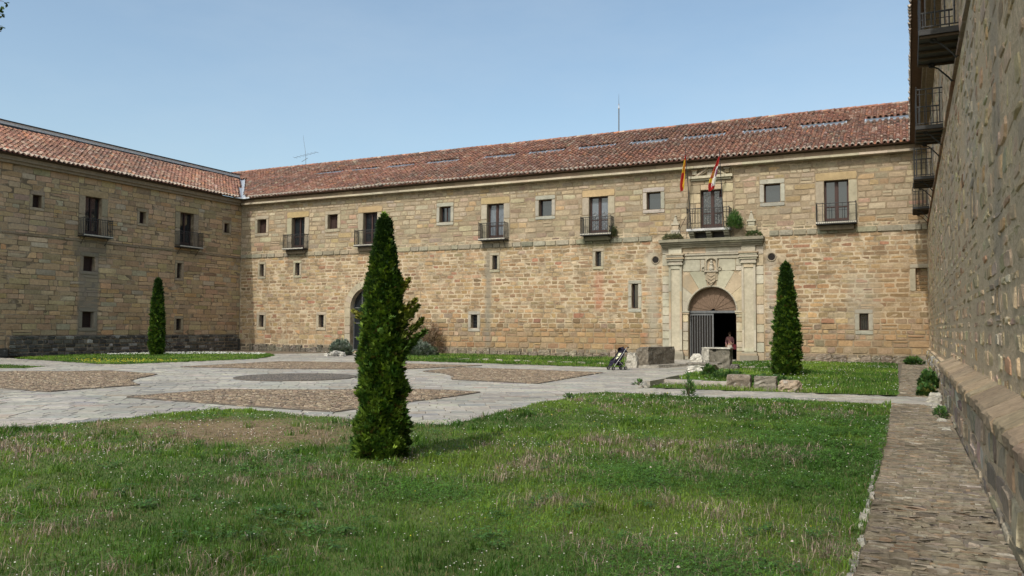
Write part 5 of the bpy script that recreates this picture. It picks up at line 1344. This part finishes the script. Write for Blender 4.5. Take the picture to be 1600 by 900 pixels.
ped = root('stone_pedestal', 'upright grey stone trough block standing on a whitish step in front of the doorway', 'stone block', (-8.05, 38.6, 0))
rock('block', None, None, (-8.05, 38.6, 0), [(-.62, -.35), (.62, -.35), (.62, .35), (-.62, .35)], 1.02, (.18, .165, .135), .03, seed=4, top=.97, mat='oldstone', parent=ped)
rock('block_face', None, None, (-8.56, 38.25, 0), [(-.16, -.12), (.2, -.12), (.2, .1), (-.16, .1)], .98, (.42, .40, .35), .03, seed=14, parent=ped, mat='oldstone')
m = MB(); m.box(-8.72, -7.4, 38.2, 38.98, 1.0, 1.06, (.5, .48, .42)); m.build('top_slab', 'oldstone', ped)
rock('step', None, None, (-8.2, 36.6, 0), [(-.7, -.45), (.45, -.45), (.5, .45), (-.65, .5)], .34, (.62, .60, .55), .05, seed=5, parent=ped, mat='oldstone')
m = MB(); m.box(-8.95, -7.55, 36.1, 37.1, .35, .41, (.22, .2, .17)); m.build('step_slab', 'oldstone', ped)
rock('foot_stone', None, None, (-7.25, 38.3, 0), [(-.15, -.2), (.2, -.2), (.2, .3), (-.15, .3)], .3, (.16, .15, .13), .03, seed=6, parent=ped, mat='oldstone')
rock('boulder', 'pale rounded stone perched on the step before the pedestal', 'boulder', (-8.75, 37.3, .36), [(-.28, -.2), (.3, -.2), (.26, .2), (-.25, .22)], .42, (.5, .48, .42), .03, seed=7, mat='oldstone', rounded=.75)
rock('squared_stone', 'left one of the two upright squared stones by the pale walk, split by a crack', 'stone block', (-4.88, 26.6, 0), [(-.36, -.16), (.36, -.16), (.36, .2), (-.36, .2)], .46, (.21, .175, .14), .02, seed=8, top=.97, mat='oldstone')
rock('squared_stone', 'right one of the two upright squared stones, beside the round boulder', 'stone block', (-4.05, 26.5, 0), [(-.34, -.16), (.34, -.18), (.34, .2), (-.33, .2)], .44, (.22, .20, .165), .022, seed=9, top=.96, mat='oldstone')
rock('boulder', 'rough tan boulder at the right end of the row of squared stones', 'boulder', (-3.35, 26.4, 0), [(-.3, -.2), (.25, -.25), (.42, .1), (0, .3), (-.3, .2)], .34, (.36, .29, .22), .04, seed=10, mat='oldstone', rounded=.55)
kb = root('stone_edging', 'grey stone edging slabs round the sunken strip beside the pale walk', 'kerb', (-7, 27, 0))
for k, (x0, y0, x1, y1) in enumerate(((-7.75, 25.8, -7.8, 27.9), (-7.8, 27.95, -7.85, 30.0))):
    m = MB(); vs, fs = stone_geo(lambda u, v, w: (u, v, w), min(x0, x1)-.02, max(x0, x1)+.17, y0, y1, .2, gap=.01, jit=.015, back=-.03); m.add(vs, fs, (.36, .34, .29)); m.build('edging_stone', 'slab', kb)
for k in range(4):
    x0 = -7.6+k*.66; m = MB(); m.box(x0, x0+.64, 27.1-k*.12+.5, 27.5-k*.12+.5, -.02, .17+random.uniform(-.01, .01), vary((.33, .31, .27), .1)); m.build('edging_stone', 'slab', kb)
    m = MB(); m.box(x0+.02, x0+.66, 26.75-k*.12+.5, 27.08-k*.12+.5, -.02, .07, vary((.26, .24, .2), .1)); m.build('edging_stone', 'slab', kb)
rp = root('rubble_pile', 'little heap of white stones by the lavender at the side arch', 'stones', (-33.7, 43.0, 0))
for k in range(7):
    x, y = -33.7+random.uniform(-.6, .5), 43.0+random.uniform(-.4, .4)
    rock('stone', None, None, (x, y, random.choice((0, 0, .14))), [(-.17, -.12), (.16, -.14), (.2, .12), (-.15, .14)], random.uniform(.12, .24), (.42, .41, .37), .03, seed=30+k, parent=rp, rounded=.6, seg=2, mat='oldstone')
kb2 = root('stone_edging', 'broken line of pale stones lying in the grass strip below the facade', 'kerb', (-20, 41, 0))
for k in range(26):
    f = k/26; x = -25.5+f*12+random.uniform(-.2, .2); y = 42.5-1.5*f+random.uniform(-.3, .3)
    if random.random() < .25: continue
    rock('stone', None, None, (x, y, 0), [(-.2, -.1), (.22, -.12), (.2, .1), (-.2, .12)], random.uniform(.06, .13), (.42, .39, .32), .02, seed=60+k, parent=kb2, seg=1, mat='oldstone')
kb3 = root('stone_edging', 'pale flat stones in the grass between pedestal and far cypress', 'kerb', (-6, 41, 0))
for k in range(9):
    x = -7.2+k*.32; rock('stone', None, None, (x, 41.0+random.uniform(-.3, .3), 0), [(-.15, -.12), (.18, -.12), (.16, .14), (-.17, .12)], random.uniform(.05, .12), (.42, .38, .32), .02, seed=90+k, parent=kb3, seg=1, mat='oldstone')
kb4 = root('stone_edging', 'small loose stones and a pale slab by the right wall at the crossing', 'kerb', (.6, 24, 0))
for k, (x, y, s, h) in enumerate(((.66, 25.7, .18, .17), (.55, 24.4, .16, .1), (.6, 22.2, .14, .12), (.66, 21.0, .1, .1), (.5, 22.9, .13, .07), (.62, 17.5, .08, .06), (.6, 19.2, .09, .08))):
    rock('stone', None, None, (x, y, 0), [(-s, -s), (s, -s), (s*.8, s), (-s, s*.9)], h, (.42, .40, .34) if k != 3 else (.5, .48, .4), .015, seed=120+k, parent=kb4, rounded=.5, seg=2, mat='oldstone')
rb = root('rough_footing', 'row of rough projecting footing boulders along the base of the sunlit facade', 'stones', (-20, 50.5, 0))
random.seed(55); x = -48.6
while x < 1.0:
    l = random.uniform(.35, .95)
    if not (-14.4 < x+l/2 < -7.4 or -39.4 < x+l/2 < -34.6):
        rock('stone', None, None, (x+l/2, 50.66, 0), [(-l/2+.02, -.1), (l/2-.02, -.1), (l/2-.02, .12), (-l/2+.02, .12)], random.uniform(.25, .52), vary((.22, .185, .14) if x > -31.5 else (.14, .125, .10), .18), .025, seed=int(x*10)+400, parent=rb, rounded=.25, seg=2, mat='oldstone')
    x += l
random.seed(9)

# ================================================================== ROOF MASTS, FLAGS
a = root('roof_antenna', 'tall slender lightning rod mast on the ridge above the middle of the roof', 'antenna', (-19.68, 58.9, 16.9))
m = MB(); m.tube([(-19.68, 58.9, 16.8), (-19.68, 58.9, 18.75)], .045, 8); m.build('mast', 'steel', a)
m = MB(); m.lathe([(.05, 0), (.07, .05), (.05, .1), (.03, .3), (.05, .36), (.02, .4)], 8, (-19.68, 58.9, 18.75)); m.build('head', 'silver', a)
m = MB(); m.tube([(-19.68, 58.9, 19.1), (-19.68, 58.9, 19.95)], [.018, .006], 6); m.build('rod', 'steel', a)
a = root('tv_antenna', 'thin television aerial on the ridge at the left end of the sunlit roof', 'antenna', (-50.2, 58.9, 16.9))
m = MB(); m.tube([(-50.1, 58.9, 16.8), (-50.15, 58.9, 18.0), (-50.5, 58.9, 19.8)], [.02, .016, .008], 6); m.build('mast', 'steel', a)
m = MB(); m.tube([(-51.5, 58.9, 17.75), (-48.8, 58.9, 18.05)], .011, 5)
for k in range(7): x = -51.4+k*.42; z = 17.76+k*.047; m.tube([(x, 58.6, z), (x, 59.2, z)], .01, 4)
m.tube([(-50.6, 58.9, 17.3), (-49.9, 58.9, 17.6)], .02, 5); m.build('boom', 'steel', a)

def flag(label, b0, b1, top, width, cfn, seed, wmax):
    t = root('flag', label, 'flag', b0, 'flags on the central balcony')
    m = MB(); m.tube([b0, b1], [.032, .02], 8); m.lathe([(.01, 0), (.045, .05), (.01, .11)], 8, b1); m.build('pole', 'iron', t)
    nu, nv = 26, 44; V = []; C = []
    p0 = Vector(b0).lerp(Vector(b1), top); L = wmax[1]
    for j in range(nv+1):
        v = j/nv; pc = p0+(Vector(b0)-Vector(b1)).normalized()*(v*L*.93)
        wd = .05+width*(min(1, v*1.5)**.8)*(1-.25*max(0, v-.85)/.15)
        sway = wmax[0]*(v**1.1)
        for i in range(nu+1):
            u = i/nu; f = math.sin(u*9+v*2.2+seed)*.07*min(1, v*2+.2)
            V.append((pc.x-sway+(u-1)*wd+.02, pc.y-.03+f, pc.z-.05*u*v+(.0 if j else 0)-(1-u)*.22*v)); C.append(cfn(u, v))
    F = np.array([(j*(nu+1)+i, j*(nu+1)+i+1, (j+1)*(nu+1)+i+1, (j+1)*(nu+1)+i) for j in range(nv) for i in range(nu)])
    me = array_mesh('cloth', np.array(V)-np.array(b0), quads=F, tint=np.array(C)); me.polygons.foreach_set('use_smooth', [True]*len(me.polygons))
    o = finish('cloth', me, 'cloth', t)
RED, YEL, WHI, PUR = (.36, .022, .02), (.60, .38, .03), (.66, .66, .66), (.18, .04, .16)
def spain(u, v):
    q = u+.55*math.sin(v*3.6-.2)        # folded stripes: red, yellow, red running down the drop
    if v < .12: return RED
    if v < .48: 
        if u > .72: return RED
        if math.hypot((u-.45)/.35, (v-.33)/.07) < 1: return (.5, .22, .06) if (int(u*12)+int(v*40)) % 2 else YEL
        return YEL
    if v < .9: return YEL if u > .62-.1*math.sin(v*9) else RED
    return RED if u < .7 else YEL
def castile(u, v):
    if v < .30: return RED
    if v < .62:
        if u > .48: 
            if math.hypot((u-.88)/.14, (v-.5)/.13) < 1: return PUR
            return WHI
        cst = (.12 < u < .42 and .42 < v < .58 and not (.2 < u < .26 and v < .47) and not (.32 < u < .36 and v < .47))
        return YEL if cst and (int(v*60) % 4) else RED
    if u < .42: return YEL if v < .76 else RED
    if v > .9: return RED
    return WHI if not math.hypot((u-.6)/.1, (v-.86)/.05) < 1 else PUR
flag('red and yellow striped flag hanging limp on the left pole of the central balcony', (-11.98, 49.85, 8.12), (-12.22, 49.45, 12.95), .94, .25, spain, 1, (.26, 2.2))
flag('red and white quartered flag hanging on the right pole of the central balcony', (-9.98, 49.85, 8.12), (-10.15, 49.45, 12.75), .93, .36, castile, 2.4, (.46, 2.05))

# ================================================================== STROLLER
st = root('stroller', 'small folding pushchair with dark hood and pale pads parked on the paving', 'stroller', (-12.1, 36.0, .01), local=True)
st.rotation_euler = (0, 0, math.radians(50))
W2 = .21
m = MB()
for y in (-W2, W2):
    m.tube([(-.36, y, .10), (-.02, y, .52), (.22, y, .84), (.36, y, 1.03), (.44, y, 1.05)], .012, 6)     # long tube with handle
    m.tube([(.30, y, .10), (-.08, y, .44)], .012, 6)
    m.tube([(.30, y, .10), (.26, y, .60), (.24, y, .86)], .009, 6)
m.tube([(-.02, -W2, .3), (.1, W2, .3)], .009, 5); m.tube([(-.02, W2, .3), (.1, -W2, .3)], .009, 5); m.tube([(-.36, -W2, .14), (-.36, W2, .14)], .009, 5); m.tube([(.30, -W2, .12), (.30, W2, .12)], .009, 5)
m.build('frame', 'silver', st)
for y in (-W2, W2):
    m = MB(); m.tube([(.36, y, 1.03), (.46, y, 1.06), (.47, y, 1.02)], .02, 6); m.build('handle', 'iron', st)
for x in (-.36, .30):
    for y in (-W2-.03, -W2+.03, W2-.03, W2+.03):
        m = MB(); ring = [(x+.065*math.cos(a), y, .085+.065*math.sin(a)) for a in [2*PI*k/14 for k in range(15)]]; m.tube(ring, .018, 6, cap=False); wh = m.build('wheel', 'iron', st)
        m = MB(); m.tube([(x, y-.012, .085), (x, y+.012, .085)], .04, 10); m.build('hub', 'silver', wh)
MS['fabric'] = m_plain('dark purple nylon', (.014, .012, .026), .8); MS['pad'] = m_plain('pale padded lining', (.62, .62, .42), .9)
def slab_between(mb, pts, hw, th, col=(.5, .5, .5)):
    n = len(pts); vs = []
    for (x, z) in pts: vs += [(x, -hw, z), (x, hw, z), (x+th*.7, -hw, z-th), (x+th*.7, hw, z-th)]
    fs = []
    for i in range(n-1):
        a, b_ = i*4, (i+1)*4; fs += [(a, a+1, b_+1, b_), (a+2, b_+2, b_+3, a+3), (a, b_, b_+2, a+2), (a+1, a+3, b_+3, b_+1)]
    fs += [(0, 2, 3, 1), (n*4-4, n*4-3, n*4-1, n*4-2)]; mb.add(vs, fs, col)
m = MB(); slab_between(m, [(-.34, .34), (-.22, .42), (-.06, .44), (.02, .50), (.16, .76), (.26, .98)], .19, .035); 
for y in (-.2, .2): m.add([(-.32, y, .30), (-.08, y, .34), (.12, y, .50), (.33, y, .98), (.22, y, .99), (.10, y, .80), (-.04, y, .60), (-.26, y, .46)], [(0, 1, 7), (1, 6, 7), (1, 2, 6), (2, 5, 6), (2, 3, 5), (3, 4, 5)])
m.build('seat', 'fabric', st)
m = MB(); slab_between(m, [(-.03, .50), (.05, .60)], .13, .015); slab_between(m, [(.07, .64), (.14, .78)], .12, .015); m.build('pad', 'pad', st)
m = MB(); n = 9; vs = []
for i in range(n):
    a = PI*(.02+.60*i/(n-1)); x0, z0 = .22, .74
    for k in range(7):
        b_ = -PI/2+PI*k/6; vs.append((x0+.27*math.cos(a)*(.75+.25*math.cos(b_))-.02, .21*math.sin(b_), z0+.27*math.sin(a)*(.5+.5*math.cos(b_))+.04*math.cos(b_)))
fs = [(i*7+k, i*7+k+1, (i+1)*7+k+1, (i+1)*7+k) for i in range(n-1) for k in range(6)]; m.add(vs, fs); m.build('hood', 'fabric', st)
m = MB(); m.box(-.02, .2, -.15, .15, .2, .36); m.build('basket', 'fabric', st)
m = MB(); slab_between(m, [(-.42, .20), (-.33, .30), (-.33, .33)], .15, .02); m.build('footrest', 'fabric', st)

# ================================================================== PERSON IN THE DOORWAY
def skin(name, chains, mat, parent, sub=2, rootv=0):
    """chains: list of lists of (x, y, z, r); the first vertex of a chain may be an index into earlier vertices"""
    V = []; E_ = []; Rr = []
    for ch in chains:
        prev = None
        for p in ch:
            if isinstance(p, int): prev = p; continue
            V.append(p[:3]); Rr.append(p[3] if len(p) == 4 else (p[3], p[4])); i = len(V)-1
            if prev is not None: E_.append((prev, i))
            prev = i
    me = bpy.data.meshes.new(name); me.from_pydata(V, E_, []); o = finish(name, me, mat, parent)
    o.modifiers.new('skin', 'SKIN'); 
    for i, r in enumerate(Rr): me.skin_vertices[0].data[i].radius = (r, r) if not isinstance(r, tuple) else r
    me.skin_vertices[0].data[rootv].use_root = True
    s = o.modifiers.new('sub', 'SUBSURF'); s.levels = sub; s.render_levels = sub
    return o
MS['skin'] = m_plain('skin', (.42, .26, .19), .6, var=.08); MS['hair'] = m_plain('dark brown hair', (.035, .022, .015), .7)
MS['pink'] = m_plain('pink shirt', (.34, .17, .19), .85, sc=60, var=.35); MS['cream'] = m_plain('cream trousers', (.55, .50, .44), .85); MS['shoe'] = m_plain('dark shoes', (.04, .03, .03), .7)
pe = root('person', 'person in a pink shirt and pale trousers standing inside the open doorway', 'person', (-10.27, 52.9, .02), local=True)
pe.rotation_euler = (0, 0, math.radians(20))
hand = []
body = skin('body', [
    [(0, 0, .92, .11), (0, .0, 1.08, .10), (0, .01, 1.26, .13), (0, .01, 1.38, .09), (0, 0, 1.46, .05), (0, -.01, 1.52, .055), (0, -.015, 1.59, .085), (0, -.01, 1.66, .07)],
    [3, (.17, .01, 1.37, .055), (.22, .03, 1.12, .042), (.19, -.10, .95, .033), (.13, -.19, .98, .026), (.10, -.23, .98, .022)],
    [3, (-.17, .01, 1.37, .055), (-.225, .02, 1.11, .042), (-.24, -.04, .88, .033), (-.24, -.06, .80, .026), (-.24, -.07, .76, .022)],
    [0, (.09, 0, .84, .085), (.10, -.02, .47, .058), (.10, .02, .10, .04), (.10, -.10, .04, .035)],
    [0, (-.09, 0, .84, .085), (-.10, .01, .47, .058), (-.11, .05, .10, .04), (-.11, -.07, .04, .035)],
] + [[12 if False else 13, (.10+dx, -.25, .975+dz, .010), (.10+dx*1.4, -.285-.004*k, .97+dz, .009), (.10+dx*1.5, -.305, .955+dz, .008)] for k, (dx, dz) in enumerate(((-.012, .024), (-.014, .008), (-.013, -.008), (-.010, -.024)))]
  + [[18, (-.24+dx, -.075-dy, .73, .010), (-.24+dx, -.085-dy, .70, .009), (-.238+dx, -.10-dy, .675-.006*k, .008)] for k, (dx, dy) in enumerate(((.0, .024), (.0, .008), (.0, -.010), (.0, -.026)))], 'skin', pe)
skin('shirt', [[(0, 0, .93, (.165, .12)), (0, 0, 1.08, (.15, .115)), (0, .01, 1.27, (.18, .13)), (0, .01, 1.40, (.12, .09)), (0, 0, 1.44, (.07, .07))], [3, (.19, .01, 1.36, .07), (.235, .03, 1.12, .056), (.20, -.08, .97, .046)], [3, (-.19, .01, 1.36, .07), (-.24, .02, 1.11, .056), (-.25, -.02, .95, .048)]], 'pink', pe)
skin('trousers', [[(0, 0, .95, (.165, .12)), (0, 0, .84, (.16, .12))], [1, (.10, 0, .74, .095), (.10, -.02, .47, .075), (.10, .02, .12, .065)], [1, (-.10, 0, .74, .095), (-.10, .01, .47, .075), (-.11, .05, .12, .065)]], 'cream', pe)
m = MB(); m.lathe([(.04, -.10), (.088, -.07), (.102, 0), (.10, .05), (.075, .105), (.03, .125)], 14, (0, .012, 1.62)); m.build('hair', 'hair', pe, smooth=True)
m = MB()
m.lathe([(.006, 0), (.014, .012), (.006, .02)], 6, (0, -.105, 1.585)); m.build('nose', 'skin', pe)
for x in (-.032, .032):
    m = MB(); m.lathe([(.004, -.006), (.010, 0), (.004, .006)], 6, (x, -.092, 1.615)); m.build('eye', 'hair', pe)
for x in (-.09, .09):
    m = MB(); m.lathe([(.006, -.028), (.016, 0), (.006, .028)], 6, (x, -.005, 1.60)); m.build('ear', 'skin', pe)
m = MB(); m.box(-.022, .022, -.098, -.088, 1.543, 1.551); m.build('mouth', 'pink', pe)
m = MB()
for x, y in ((.10, -.05), (-.11, -.02)):
    m.box(x-.045, x+.045, y-.12, y+.12, 0, .07)
m.build('shoe', 'shoe', pe)
m = MB(); m.prism([(.16, .62), (.40, .62), (.42, .90), (.30, .96), (.15, .9)], -.03, .05, lambda u, v, w: (u-.03, w-.14, v), (.5, .5, .5)); bagm = m.build('handbag', 'cloth', pe)
bagm.data.color_attributes['tint'].data.foreach_set('color', [c for _ in range(10) for c in (.16, .03, .04, 1)])
